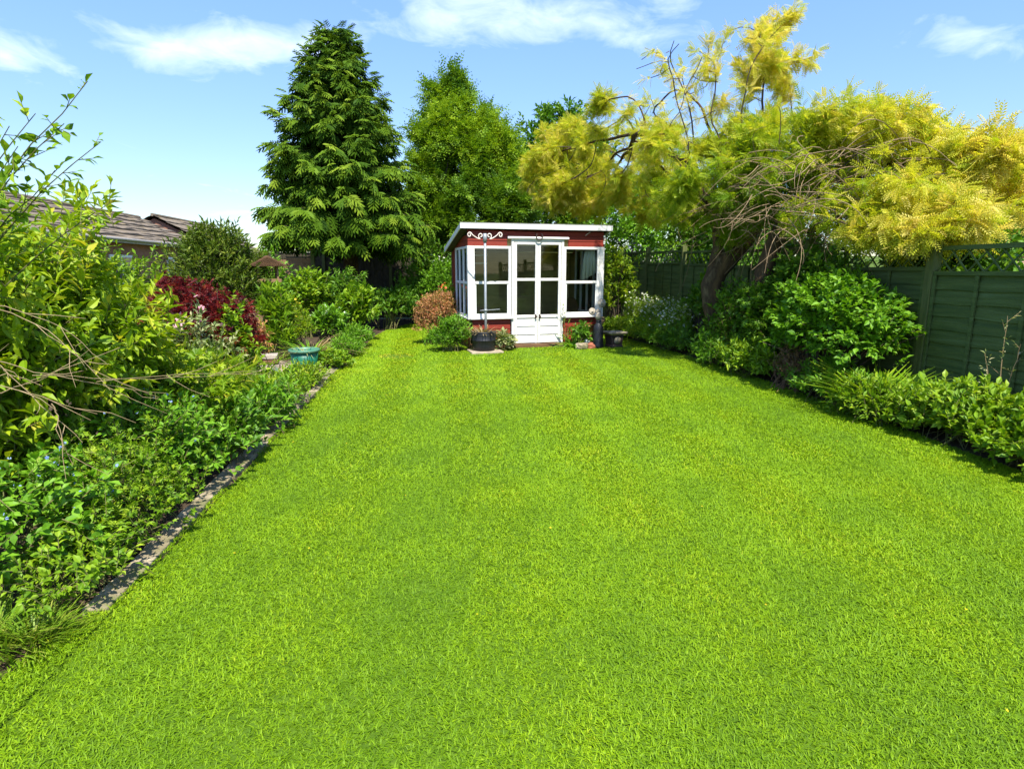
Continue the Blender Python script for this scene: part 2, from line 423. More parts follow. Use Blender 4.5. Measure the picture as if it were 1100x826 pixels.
def T_spray(pairs=4, w=0.085, curl=-0.35):
    """flat drooping conifer shoot: fingers each with a roofed section"""
    V = []; F = []
    def finger(bx, by, bz, a, l, dz):
        k = len(V); sa, ca = math.sin(a), math.cos(a)
        for (u, q, z) in ((0, 0, 0), (w * .5, .35 * l, -.025), (w * .42, .8 * l, -.03 + dz * .6), (0, l, dz), (-w * .42, .8 * l, -.03 + dz * .6), (-w * .5, .35 * l, -.025), (0, .4 * l, .03), (0, .8 * l, .02 + dz * .6)):
            V.append((bx + q * sa + u * ca, by + q * ca - u * sa, bz + z))
        F.extend([(k, k + 1, k + 6, k + 6), (k, k + 6, k + 5, k + 5)])
        F.extend([(k + 1, k + 2, k + 7, k + 6), (k + 6, k + 7, k + 4, k + 5), (k + 2, k + 3, k + 7, k + 7), (k + 7, k + 3, k + 4, k + 4)])
    for i in range(pairs):
        t = .1 + .75 * i / pairs
        for sd in (1, -1):
            finger(0, t, curl * t * t, sd * (.95 - .25 * t), .48 * (1 - .45 * t), -.13)
    finger(0, .0, 0, 0, 1.0, curl)
    V = np.array(V)
    q = [f for f in F if f[2] != f[3]]; tr = [f[:3] for f in F if f[2] == f[3]]
    return V, {4: np.array(q), 3: np.array(tr)}
def T_flower(n=5):
    V = [(0, 0, .02)]; F = []
    for i in range(n):
        a = 2 * math.pi * i / n
        for d, r in ((-.5, .32), (-.28, .5), (.28, .5), (.5, .32)):
            V.append((r * math.cos(a + d * 1.1), r * math.sin(a + d * 1.1), .05 + .1 * r))
        k = 1 + 4 * i
        F += [(0, k, k + 1), (0, k + 1, k + 2), (0, k + 2, k + 3)]
    return np.array(V), {3: np.array(F)}

OV = T_ovate(.55); OVN = T_ovate(.36); OVW = T_ovate(.8); SIM = T_simple(.5); SIMN = T_simple(.3)
BL = T_blade(.09, .4); BLW = T_blade(.16, .5); STAR = T_star(); LACE = T_star(7, .22, 4.4, .25, .8)
PIN = T_pinnate(6, .13, .27); FERN = T_pinnate(12, .085, .26, -.3); SPRAY = T_spray(); FLW = T_flower()
LOCUST = T_pinnate(6, .10, .25, -.25, False, 1.05)

def rand_dirs(n, zmin=-1.0):
    z = rng.uniform(zmin, 1, n); a = rng.uniform(0, 2 * np.pi, n); r = np.sqrt(1 - z * z)
    return np.stack([r * np.cos(a), r * np.sin(a), z], 1)
def bump_fn(amp, freq=3.0, k=7):
    W = rng.normal(0, freq, (k, 3)); ph = rng.uniform(0, 6.28, k)
    return lambda d: 1 + amp * np.sin(d @ W.T + ph).sum(1) / math.sqrt(k) * 1.2

def perp(D):
    ref = np.where(np.abs(D[:, 2:3]) < .9, np.array([[0, 0, 1.]]), np.array([[1., 0, 0]]))
    A = nrm(np.cross(D, ref)); return A, np.cross(D, A)

def put_leaves(b, start, sdir, length, per, T, size, ang=(.5, 1.15), droop=.15, upn=.7, vbase=None, jit=.3, tip=True):
    n = len(start); A, B = perp(sdir)
    if vbase is None: vbase = rng.uniform(.15, .85, n)
    for j in range(per):
        t = (j + rng.uniform(.2, .9, n)) / per
        phi = 2.4 * j + rng.uniform(-.4, .4, n) + rng.uniform(0, 6.28)
        a = ang[1] + (ang[0] - ang[1]) * t + rng.normal(0, .12, n)
        if tip and j == per - 1: a = a * .35
        pr = np.cos(phi)[:, None] * A + np.sin(phi)[:, None] * B
        d = sdir * np.cos(a)[:, None] + pr * np.sin(a)[:, None]
        d[:, 2] -= droop * rng.uniform(0, 1.3, n)
        N = sdir * .5 + np.array([0, 0, upn]) + rng.normal(0, jit, (n, 3))
        P = start + sdir * (length * t)[:, None]
        b.leaves(T, P, d, N, size * rng.uniform(.65, 1.2, n), np.clip(vbase + rng.normal(0, .14, n), 0, 1))

def lobe_points(lobes, n, inner, zmin=-.35, amp=.16, power=1.4):
    lobes = np.array(lobes, float)
    w = (lobes[:, 3] * lobes[:, 4] + lobes[:, 4] * lobes[:, 5] + lobes[:, 3] * lobes[:, 5]) ** .9
    li = rng.choice(len(lobes), n, p=w / w.sum())
    d = rand_dirs(n, zmin)
    rr = 1 - inner * rng.uniform(0, 1, n) ** power
    bf = bump_fn(amp, 3.2); bf2 = bump_fn(amp * .6, 7)
    rr = rr * bf(d + li[:, None] * 1.7) * bf2(d + li[:, None])
    P = lobes[li, :3] + d * lobes[li, 3:] * rr[:, None]
    out = nrm(d / lobes[li, 3:] * lobes[li, 3:].mean(1, keepdims=True))
    return P, out, rr

def shrub(name, label, cat, xy, lobes, n, per, size, T, lm, shoot=.2, up=.5, inner=.55, stem='stem', nst=40, sr=(.012, .004), ang=(.5, 1.15),
          droop=.15, amp=.16, zmin=-.35, group=None, flowers=None, outer_var=0.0, spread=.5, upn=.7, base_r=.12, zbase=0.0, jit=.3, twig=.0018):
    x, y = xy
    o = thing(name, label, cat, (x, y, zbase), 0, group)
    P, out, rr = lobe_points(lobes, n, inner, zmin, amp)
    keep = P[:, 2] > .01; P, out, rr = P[keep], out[keep], rr[keep]; n = len(P)
    sd = nrm(out * .8 + np.array([0, 0, up]) + rng.normal(0, spread, (n, 3)))
    ln = shoot * rng.uniform(.6, 1.3, n)
    st = P - sd * ln[:, None]
    st[:, 2] = np.maximum(st[:, 2], .005)
    b = MB()
    vb = rng.uniform(.1, .8, n)
    if outer_var: vb = np.clip(vb * (1 - outer_var) + outer_var * np.clip((rr - .5) * 1.9, 0, 1), 0, 1)
    put_leaves(b, st, sd, ln, per, T, size, ang, droop, upn, vb, jit)
    b.build('foliage', lm, o)
    g = MB()
    k = min(nst, n); ids = rng.choice(n, k, replace=False)
    b0 = np.stack([rng.normal(0, base_r, k), rng.normal(0, base_r, k), np.zeros(k)], 1)
    e = st[ids]; mid = b0 * .55 + e * .45 + np.array([0, 0, 1.0]) * (e[:, 2:3] * .28)
    ts = np.linspace(0, 1, 7)[None, :, None]
    C = (1 - ts) ** 2 * b0[:, None] + 2 * ts * (1 - ts) * mid[:, None] + ts ** 2 * e[:, None]
    g.tubes(C, np.linspace(sr[0], sr[1], 7), 5)
    Q = np.stack([st, st + sd * ln[:, None] * .5, P], 1)
    g.tubes(Q, np.array([twig * 1.5, twig, twig * .6]), 3)
    g.build('stems', M[stem], o)
    if flowers:
        mt, cnt, fs, T2 = flowers
        ii = np.argsort(-(P[:, 2] + rng.uniform(0, .25, n)) + rng.uniform(0, .4, n))[:cnt]
        f = MB()
        dd = nrm(rng.normal(0, .4, (len(ii), 3)) + np.array([0.2, -.4, .5]))
        A, B = perp(dd)
        f.leaves(T2, P[ii] + sd[ii] * .02, A, dd, fs * rng.uniform(.7, 1.2, len(ii)), rng.uniform(0, 1, len(ii)))
        f.build('flowers', mt, o)
    return o

def tuft(name, label, cat, xy, n, length, T, lm, lean=(.15, .8), size_j=.3, base_r=.08, zbase=0, group=None, flowers=None):
    """blades or fronds springing from one point"""
    o = thing(name, label, cat, (xy[0], xy[1], zbase), 0, group)
    a = rng.uniform(0, 2 * np.pi, n); l = rng.uniform(lean[0], lean[1], n)
    D = np.stack([np.cos(a) * np.sin(l), np.sin(a) * np.sin(l), np.cos(l)], 1)
    P = np.stack([np.cos(a) * base_r * rng.uniform(0, 1, n), np.sin(a) * base_r * rng.uniform(0, 1, n), np.zeros(n)], 1)
    N = np.stack([-np.cos(a) * np.cos(l), -np.sin(a) * np.cos(l), np.sin(l)], 1) + rng.normal(0, .15, (n, 3))
    b = MB(); b.leaves(T, P, D, N, length * rng.uniform(1 - size_j, 1 + size_j * .5, n), rng.uniform(.1, .95, n))
    b.build('leaves', lm, o)
    if flowers:
        mt, cnt, h, fs = flowers
        f = MB(); g = MB()
        aa = rng.uniform(0, 6.28, cnt); rr = rng.uniform(0, .35, cnt) * length
        E = np.stack([np.cos(aa) * rr, np.sin(aa) * rr, h * rng.uniform(.8, 1.1, cnt)], 1)
        g.tubes(np.stack([E * 0, E * .5 + [0, 0, .03], E], 1), np.array([.003, .0025, .002]), 3)
        g.build('flower_stalks', M['stem'], o)
        dd = nrm(rng.normal(0, .5, (cnt, 3)) + np.array([0, -.3, .8])); A, B = perp(dd)
        f.leaves(FLW, E, A, dd, fs, rng.uniform(0, 1, cnt)); f.build('flowers', mt, o)
    return o

# ---- branching trees: grow towards points spread through the crown
def colonise(roots, attr, step=.22, infl=1.6, kill=.35, iters=90, bias=(0, 0, .08)):
    """roots: list of polylines (k,3) sharing their first point or not. returns nodes, parent"""
    N = []; par = []
    for pl in roots:
        prev = -1
        for q in pl:
            if prev == -1 and N:
                d = np.linalg.norm(np.array(N) - q, axis=1); j = int(d.argmin())
                if d[j] < .03: prev = j; continue
            N.append(np.array(q, float)); par.append(prev); prev = len(N) - 1
    A = np.array(attr); act = np.ones(len(A), bool)
    best = np.full(len(A), 1e9); bi = np.zeros(len(A), int)
    def upd(lo):
        X = np.array(N[lo:])
        d = np.linalg.norm(A[:, None] - X[None], axis=2)
        m = d.min(1); k = d.argmin(1); imp = m < best
        best[imp] = m[imp]; bi[imp] = k[imp] + lo
    upd(0); bias = np.array(bias)
    for it in range(iters):
        use = act & (best < infl)
        if not use.any():
            if not act.any(): break
            infl *= 1.4; 
            if infl > 9: break
            continue
        ids = np.unique(bi[use]); lo = len(N)
        dirs = nrm(A - np.array(N)[bi])
        for i in ids:
            w = use & (bi == i)
            d = dirs[w].mean(0) + bias + rng.normal(0, .16, 3)
            d /= np.linalg.norm(d) + 1e-9
            N.append(N[i] + d * step); par.append(i)
        upd(lo)
        act &= best > kill
        if len(N) > 9000: break
    return np.array(N), np.array(par)

def tree_mesh(N, par, tip=.006, expo=2.3, rmax=.2, rscale=1.0, rmin=None):
    n = len(N); kids = [[] for _ in range(n)]
    for i, p in enumerate(par):
        if p >= 0: kids[p].append(i)
    rad = np.zeros(n)
    for i in range(n - 1, -1, -1):
        rad[i] = tip if not kids[i] else (sum(rad[k] ** expo for k in kids[i])) ** (1 / expo)
    rad = np.minimum(rad * rscale, rmax)
    if rmin is not None: rad[:len(rmin)] = np.maximum(rad[:len(rmin)], rmin)
    depth_to_tip = np.zeros(n, int)
    for i in range(n - 1, -1, -1):
        if kids[i]: depth_to_tip[i] = 1 + max(depth_to_tip[k] for k in kids[i])
    chains = []
    stack = [i for i in range(n) if par[i] < 0]
    starts = [(i, None) for i in stack]
    while starts:
        i, p = starts.pop(); c = [i] if p is None else [p, i]
        while kids[i]:
            ks = sorted(kids[i], key=lambda k: -rad[k])
            for k in ks[1:]: starts.append((k, i))
            i = ks[0]; c.append(i)
        chains.append(c)
    thick = MB(); thin = MB()
    for c in chains:
        P = N[c].copy(); r = rad[c].copy()
        if len(c) > 3:
            P[1:-1] = .25 * P[:-2] + .5 * P[1:-1] + .25 * P[2:]
        if len(c) > 1 and par[c[0]] >= 0 or len(c) > 1: r[0] = min(r[0], r[1] * 1.15)
        mx = r.max()
        (thick if mx > .02 else thin).tubes(P, r, 9 if mx > .05 else (6 if mx > .02 else 4))
    return thick, thin, rad, depth_to_tip

def ell_pts(lobes, n, shell=.0):
    lobes = np.array(lobes, float); w = (lobes[:, 3] * lobes[:, 4] * lobes[:, 5]) * (lobes[:, 6] if lobes.shape[1] > 6 else 1)
    li = rng.choice(len(lobes), n, p=w / w.sum()); d = rand_dirs(n)
    r = (shell + (1 - shell) * rng.uniform(0, 1, n)) ** (1 / 2.2)
    return lobes[li, :3] + d * lobes[li, 3:6] * r[:, None]

# ================================================================== the setting
LX, RX = -1.46, 4.28          # lawn edges
lawn_r = [(4.3, -1), (4.36, 3.6), (4.42, 5.0), (4.48, 6.2), (4.50, 9.2), (4.34, 11.4), (4.15, 14.4), (3.6, 16.2)]
lawn_l = [(-0.2, 17.35), (-0.72, 17.1), (-1.2, 15.6), (-1.36, 14.2), (-1.46, 11), (-1.46, 3.0), (-1.62, 2.3), (-1.9, 1.2), (-2.2, -1)]
sheet('ground', [(-400, -200), (400, -200), (400, 700), (-400, 700)], -0.012, M['meadow'])
sheet('soil', [(-7.5, -1), (5.45, -1), (5.45, 19.2), (-7.5, 19.2)], -0.008, M['soil'])
sheet('lawn', lawn_r + lawn_l, 0.0, M['turf'])
sheet('gravel_path', [(-4.4, 8.5), (-1.75, 8.6), (-1.72, 9.9), (-2.3, 10.5), (-4.4, 10.1)], -0.004, M['gravel'])
# low wooded hill far beyond the back fence
hb = MB(); hp = []
for i in range(41):
    for j in range(9):
        x = -150 + i * 7.5; y = 95 + j * 14
        hp.append((x, y, -1 + 7.5 * math.sin(j / 8 * math.pi * .5) * (0.7 + .3 * math.sin(i * .37))))
hb.raw(hp, [(i * 9 + j, (i + 1) * 9 + j, (i + 1) * 9 + j + 1, i * 9 + j + 1) for i in range(40) for j in range(8)])
tag(hb.build('hill', M['meadow'], smooth=True), kind='structure')

# ---- lawn grass
def in_poly(x, y, poly):
    p = np.array(poly); c = np.zeros(len(x), bool); j = len(p) - 1
    for i in range(len(p)):
        a = (p[i, 1] > y) != (p[j, 1] > y)
        xi = (p[j, 0] - p[i, 0]) * (y - p[i, 1]) / (p[j, 1] - p[i, 1] + 1e-12) + p[i, 0]
        c ^= a & (x < xi); j = i
    return c
lawn_poly = np.array(lawn_r + lawn_l)
nf = [(rng.normal(0, f, 2), rng.uniform(0, 6.28), a) for f, a in ((.9, .5), (1.6, .5), (3.1, .4), (3.4, .4), (6, .35), (7, .35), (13, .3), (15, .3), (17, .3))]
def patch(x, y):
    s = 0
    for w, ph, a in nf: s = s + a * np.sin(x * w[0] + y * w[1] + ph)
    return s
gb = MB()
def grass_zone(y0, y1, dens, hl, wd, segs):
    n = int((y1 - y0) * 6.8 * dens)
    x = rng.uniform(-2.2, 4.6, n); y = rng.uniform(y0, y1, n)
    k = in_poly(x, y, lawn_poly)
    # the turf creeps over the kerb in places
    creep = .045 + .075 * (np.sin(y * 2.3 + 1) + np.sin(y * 5.1) * .6 + np.sin(y * 11.3) * .35)
    k |= (x < LX + .1) & (x > LX - np.clip(creep, 0, .13) * rng.uniform(.3, 1, n)) & (y > 2.4) & (y < 11.5)
    # keep only what the lens and a small step to the side could see
    k &= (x > -1.05 * y - 1.0) & (x < 1.25 * y + 1.4)
    x, y = x[k], y[k]
    # bare dry patch on the lawn by the house
    bp = ((x + 0.70) / .27) ** 2 + ((y - 10.6) / .22) ** 2 + .35 * np.sin(x * 17) * np.sin(y * 21)
    hb_ = (np.abs((x - .66) * .99 + (y - 11.45) * .137 - 1.35) < 1.3) & ((-(x - .66) * .137 + (y - 11.45) * .99) > -.05) & ((-(x - .66) * .137 + (y - 11.45) * .99) < 1.75)
    k = ~((bp < 1) & (rng.uniform(0, 1, len(x)) < .85)) & ~hb_
    x, y, bp = x[k], y[k], bp[k]; n = len(x)
    pt = patch(x, y)
    a = rng.uniform(0, 6.28, n); l = rng.uniform(.25, 1.25, n)
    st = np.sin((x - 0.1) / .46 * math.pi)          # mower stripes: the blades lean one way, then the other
    D = np.stack([np.cos(a) * np.sin(l), np.sin(a) * np.sin(l) + .15 * np.tanh(2.5 * st), np.cos(l)], 1)
    Nn = np.stack([-np.cos(a) * np.cos(l), -np.sin(a) * np.cos(l), np.sin(l)], 1) + rng.normal(0, .35, (n, 3))
    P = np.stack([x, y, np.where(x < LX, .012, -.002)], 1)
    var = np.clip(.44 + .022 * np.clip(y - 2, 0, 9) + .10 * pt + rng.normal(0, .15, n) + .10 * np.tanh(2 * st), 0, .93)  # rises with distance: brightness of a low viewing angle painted into the blades
    var[bp < 1.3] = 1.0
    sz = hl * rng.uniform(.7, 1.2, n) * (1 + .08 * pt)
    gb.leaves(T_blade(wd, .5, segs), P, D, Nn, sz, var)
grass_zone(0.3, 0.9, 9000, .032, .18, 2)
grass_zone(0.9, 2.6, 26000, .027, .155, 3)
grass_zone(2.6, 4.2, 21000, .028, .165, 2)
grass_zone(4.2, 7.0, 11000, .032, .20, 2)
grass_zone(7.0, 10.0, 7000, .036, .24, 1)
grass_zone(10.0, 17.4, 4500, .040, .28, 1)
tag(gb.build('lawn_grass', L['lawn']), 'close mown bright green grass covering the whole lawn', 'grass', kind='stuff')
# small yellow flowers and clover heads in the sward
cf = MB(); n = 90
x = rng.uniform(-1.3, 4.1, n); y = rng.uniform(1.4, 9, n) ; P = np.stack([x, y, rng.uniform(.025, .04, n)], 1)
dd = nrm(rng.normal(0, .3, (n, 3)) + [0, 0, 1]); A, B = perp(dd)
cf.leaves(FLW, P, A, dd, rng.uniform(.008, .014, n), rng.uniform(0, 1, n))
tag(cf.build('lawn_flowers', L['yellowfl']), 'tiny yellow flowers scattered through the mown lawn', 'flowers', kind='stuff')

# ---- edging kerbs along the left lawn edge
y = 2.62; k = 0
ordn = ['nearest the camera', 'second', 'third', 'fourth', 'fifth', 'sixth', 'seventh', 'eighth', 'ninth', 'tenth']
while y < 11.2:
    ln = .86 + rng.uniform(-.06, .06); w = rng.uniform(.095, .125)
    b = MB(); m_ = 9
    V = []
    for i in range(m_):
        t = i / (m_ - 1)
        for (q, z) in ((-w * .5, -.03), (-w * .5 + rng.uniform(-.006, .006), .028), (w * .5 + rng.uniform(-.008, .008), .026), (w * .5, -.03)):
            V.append((q, -ln / 2 + t * ln, z + (rng.uniform(-.003, .003) if z > 0 else 0)))
    F = [(i * 4 + j, i * 4 + j + 1, i * 4 + 5 + j, i * 4 + 4 + j) for i in range(m_ - 1) for j in range(3)] + [(0, 3, 2, 1), (m_ * 4 - 4, m_ * 4 - 3, m_ * 4 - 2, m_ * 4 - 1)]
    b.raw(V, F)
    o = b.build('edging_kerb', M['kerb'], bevel=.008)
    o.location = (-1.545 + rng.uniform(-.012, .012), y + ln / 2, 0); o.rotation_euler = (0, 0, rng.uniform(-.03, .03))
    lab = 'worn concrete edging kerb nearest the camera on the left lawn edge' if k == 0 else '%s worn concrete edging kerb from the camera along the left lawn edge' % ordn[k]
    tag(o, lab, 'kerb', 'edging kerbs along the left lawn edge')
    y += ln + .03; k += 1

# ---- right fence: posts, lap panels with trellis tops
fx = 5.34
fr_ = thing('garden_fence', 'dark green lap board fence with trellis top along the right border', 'fence', (fx, 0, 0))
ys = [1.5 + 2.2 * i for i in range(9)]
def ftop(i): return 1.70 + .045 * i
def make_panel(i):
    y0, y1 = ys[i] + .055, ys[i + 1] - .055; zt = ftop(i) ; zb = zt - .30
    b = MB(); nb = 10; h = (zb - .06) / nb
    for j in range(nb):
        z0 = .06 + j * h; dz = [rng.uniform(-.008, .008) for _ in range(2)]
        ny = 12; V = []
        for s in range(ny + 1):
            yy = y0 + (y1 - y0) * s / ny; wv = .005 * math.sin(s * 1.3 + j * 2.1) + rng.uniform(-.002, .002)
            z_ = z0 + dz[0] * (1 - s / ny) + dz[1] * s / ny + wv
            V += [(-.030, yy, z_ - .012), (-.030 + .005, yy, z_ + h * .5), (-.010, yy, z_ + h + .01), (.0, yy, z_ + h + .01), (-.018, yy, z_ - .012)]
        b.raw(V, [(s * 5 + q, s * 5 + (q + 1) % 5, (s + 1) * 5 + (q + 1) % 5, (s + 1) * 5 + q) for s in range(ny) for q in range(5)])
    p = b.build('lap_panel', M['fence'], fr_)
    for s in range(5):
        yy = y0 + .02 + (y1 - y0 - .04) * s / 4
        c = MB(); c.box(-.052, -.031, yy - .019, yy + .019, .05, zb - .004); c.build('batten', M['fence'], p, bevel=.003)
    tr_ = MB()
    tr_.box(-.048, .010, y0, y1, zb, zb + .042); tr_.box(-.048, .010, y0, y1, zt - .045, zt)
    n_ = 11
    for s in range(n_ + 1):           # diagonal lattice slats, two layers
        for sg, xo in ((1, -.030), (-1, -.017)):
            ya = y0 + (y1 - y0) * s / n_; dyy = sg * .21
            q0, q1 = zb + .042, zt - .045
            if y0 <= ya <= y1 and y0 - .02 <= ya + dyy <= y1 + .02:
                tr_.raw([(xo + d, ya + e - .010 + f_ * .02 + (dyy if top else 0), q1 if top else q0) for d in (0, .011) for e, f_, top in ((0, 0, 0), (0, 1, 0), (0, 1, 1), (0, 0, 1))],
                        [(0, 1, 2, 3), (4, 7, 6, 5), (0, 4, 5, 1), (1, 5, 6, 2), (2, 6, 7, 3), (3, 7, 4, 0)])
    tr_.build('trellis', M['fence'], p)
for i in range(8): make_panel(i)
for i, yy in enumerate(ys):
    b = MB(); h = ftop(min(i, 7)) + .07
    b.box(-.062, .038, yy - .05, yy + .05, -.2, h); b.prism([(-.064, h), (.04, h), (-.012, h + .03)], 1, yy - .052, yy + .052)
    b.build('post', M['fencepost'], fr_, bevel=.005)

# ---- back fence
bf = thing('back_fence', 'dark shaded board fence across the far end behind the conifer', 'fence', (0, 19.1, 0))
x = -7.3
k = 0
while x < 5.3:
    b = MB(); xx = x + .02
    while xx < x + 1.90:
        w = .125; h = 2.02 + rng.uniform(-.01, .01)
        k2 = int(round((xx - x) / .12)) % 2; b.box(xx, xx + w, -.012 - .012 * k2, .0 - .011 * k2, .03, h); xx += w - .012
    p = b.build('board_panel', M['backfence'], bf)
    r_ = MB(); r_.box(x + .06, x + 1.93, -.055, -.014, 2.025, 2.075); r_.build('top_rail', M['fencepost'], bf)
    q = MB(); q.box(x - .045, x + .045, -.06, .04, -.1, 2.14); q.build('post', M['fencepost'], bf, bevel=.005)
    x += 1.99; k += 1
tb = thing('tan_fence_panel', 'sunlit tan horizontal board panel left of the conifer behind the bird table', 'fence panel', (-3.95, 15.6, 0), R(2))
b = MB()
for j in range(12): b.box(-1.0, .92, -.012 + .004 * (j % 2), .01, .1 + j * .14, .1 + j * .14 + .132)
b.build('boards', M['tanboard'], tb)
b = MB(); b.box(-1.02, .94, -.03, .03, 1.784, 1.82); b.build('cap_rail', M['backfence'], tb)
for xx in (-1.05, .97):
    b = MB(); b.box(xx - .045, xx + .045, -.045, .045, 0, 1.86); b.build('post', M['fencepost'], tb, bevel=.004)
# overhead line from the conifer to the summerhouse side
# ================================================================== neighbouring buildings
def tiled_slope(b, x0, z0, x1, z1, ya, yb, courses, jit=.03, hipb=0.0):
    """slope from eave (x0,z0) up to ridge (x1,z1), running along y; each course a lapped row of tiles"""
    for c in range(courses):
        t0, t1 = c / courses, (c + 1.12) / courses
        yb2 = yb - hipb * (c / courses)
        n_ = max(4, int((yb2 - ya) / .45)); V = []
        for s in range(n_ + 1):
            yy = ya + (yb2 - ya) * s / n_; j = rng.uniform(-jit, jit); j2 = jit * .8 * math.sin(c * 3 + yy * .9)
            V += [(x0 + (x1 - x0) * t0, yy, z0 + (z1 - z0) * t0 + .06 + j + j2), (x0 + (x1 - x0) * t1, yy, z0 + (z1 - z0) * t1 + .015 + j2), (x0 + (x1 - x0) * t0, yy, z0 + (z1 - z0) * t0 + .005 + j2)]
        b.raw(V, [(s * 3, s * 3 + 1, s * 3 + 4, s * 3 + 3) for s in range(n_)] + [(s * 3 + 2, s * 3, s * 3 + 3, s * 3 + 5) for s in range(n_)])
def bungalow(name, label, X, ya, yb, half, zw, zr, roofm, wallm, over=.35, courses=12, wins=()):
    o = thing(name, label, 'house', (X, (ya + yb) / 2, 0))
    y0, y1 = ya - (ya + yb) / 2, yb - (ya + yb) / 2
    b = MB(); b.box(-half, half, y0, y1, -.1, zw)
    b.prism([(-half, zw + .002), (half, zw + .002), (0, zr - .15)], 1, y0, y1)
    w = b.build('wall', wallm, o)
    r_ = MB()
    e = half + over; sl = (zr - zw) / half; ze = zw - sl * over + .12
    tiled_slope(r_, e, ze, 0, zr, y0 - .25, y1 + .25, courses); tiled_slope(r_, -e, ze, 0, zr, y0 - .25, y1 + .25, courses)
    rf = r_.build('roof', roofm, o)
    g = MB(); g.tubes(np.array([[(0, y0 - .25, zr + .03), (0, 0, zr + .04), (0, y1 + .25, zr + .03)]]), .09, 8, True); g.build('ridge', roofm, rf)
    g = MB(); g.tubes(np.array([[(e + .05, y0 - .25, ze), (e + .05, 0, ze), (e + .05, y1 + .25, ze)]]), .06, 8, True)
    g.box(e - .04, e - .015, y0 - .25, y1 + .25, ze - .14, ze + .0); g.build('gutter', M['gutter'], o)
    for (yy, wdt, z0, z1) in wins:
        f = MB(); f.box(half - .02, half + .05, yy - wdt / 2, yy + wdt / 2, z0, z1); wn = f.build('window', M['white'], o)
        f = MB()
        for s in (-.25, .25): f.box(half + .051, half + .06, yy + wdt * s - wdt * .2, yy + wdt * s + wdt * .2, z0 + .1, z1 - .1)
        f.build('pane', M['darkglass'], wn)
    return o
bungalow('bungalow', 'long low bungalow with weathered brown tiled roof beyond the left border', -16, 17.5, 36, 3.3, 2.75, 4.3, M['tile'], M['brick'], wins=((-5, 1.6, .9, 2.1), (0, 1.8, .9, 2.1), (5, 1.4, .9, 2.1)))
bungalow('farther_bungalow', 'second brown tiled roof rising just past the long bungalow roof at left', -15.8, 37.6, 47, 4.0, 2.3, 4.55, M['tile'], M['brick'], wins=((0, 1.6, .9, 2.1),))
bungalow('brick_house', 'house with orange tiled roof showing in gaps low in the tall conifer', -3.2, 33, 40, 3.0, 2.5, 3.7, M['orange_tile'], M['render'], wins=((0, 1.5, 1, 2.2),))
bungalow('neighbour_shed', 'low shed with sandy tiled roof glimpsed through the trellis at far right', 9.3, 3.6, 8.2, 1.5, 1.0, 1.74, M['sand_tile'], M['brick'], over=.2, courses=7)
bungalow('grey_roofed_shed', 'pale grey pitched roof peeping between summerhouse shrub and right fence', 8.1, 22, 24.0, .62, 2.0, 2.62, M['grey_tile'], M['render'], over=.2, courses=6)
an = thing('television_aerial', 'thin pole aerial standing above the far left roofs against the sky', 'aerial', (-9.2, 26, 0))
b = MB(); b.tubes(np.array([[(0, 0, 0), (0, 0, 1.5), (0, 0, 2.95)]]), .022, 6, True); b.build('mast', M['steel'], an)
b = MB(); b.tubes(np.array([[(-.35, 0, 2.7), (0, 0, 2.7), (.35, 0, 2.7)]]), .012, 5, True)
for s in np.linspace(-.33, .33, 6): b.tubes(np.array([[(s, -.14, 2.7), (s, 0, 2.7), (s, .14, 2.7)]]), .007, 4)
b.build('antenna', M['steel'], an)

# ================================================================== summerhouse
HY = R(7.9)
house = thing('summerhouse', 'small red and white summerhouse with glazed double doors and sloping flat roof', 'summerhouse', (0.66, 11.45, 0), HY)
W, Dp = 2.70, 1.75
def hloc(u, v, z=0):
    return (0.66 + u * math.cos(HY) - v * math.sin(HY), 11.45 + u * math.sin(HY) + v * math.cos(HY), z)
def rz_under(v): return 2.262 - .20 * (v + .11)       # roof underside height
b = MB(); b.box(-.02, W + .02, 0, Dp + .02, 0.0, .075); b.build('base', M['brownwood'], house, bevel=.004)
# walls of lapped boards
def boards_front(b, x0, x1, z0, z1, y=0.0, h=.098):
    z = z0
    while z < z1 - .01:
        t = min(z + h, z1); b.prism([(y + .03, z + .001), (y - .010, z + .001), (y - .002, t - .006), (y + .004, t - .001), (y + .03, t - .001)], 0, x0, x1); z += h
def boards_side(b, X, sgn, v0, v1, z0, z1, sloped=False, h=.098):
    z = z0
    while z < z1 - .01:
        t = min(z + h, z1)
        def vend(zz):
            return min(v1, -.11 + (2.262 - zz) / .20 - .02) if sloped else v1
        va, vb_ = vend(z), vend(t)
        if vb_ > v0 + .02:
            xs = [X, X + sgn * .022]
            b.prism([(v0, z + .002), (va, z + .002), (vb_, t - .003), (v0, t - .003)], 0, min(xs), max(xs))
        z += h
wl = MB()
boards_front(wl, .05, .80, .08, .565); boards_front(wl, 1.90, 2.625, .08, .565)
boards_front(wl, -.02, .74, 1.945, 2.235); boards_front(wl, 1.98, W + .02, 1.945, 2.235); boards_front(wl, .741, 1.979, 2.125, 2.235)
boards_side(wl, .0, -1, .05, 1.75, .08, .565); boards_side(wl, .0, -1, 1.36, 1.75, .571, 1.94, True)
boards_side(wl, .0, -1, -.0, 1.75, 1.945, 2.235, True)
boards_side(wl, W, 1, .05, 1.75, .08, .565); boards_side(wl, W, 1, 1.46, 1.75, .571, 1.94, True); boards_side(wl, W, 1, 0, 1.75, 1.945, 2.235, True)
wl.build('wall', M['red'], house, bevel=.002)
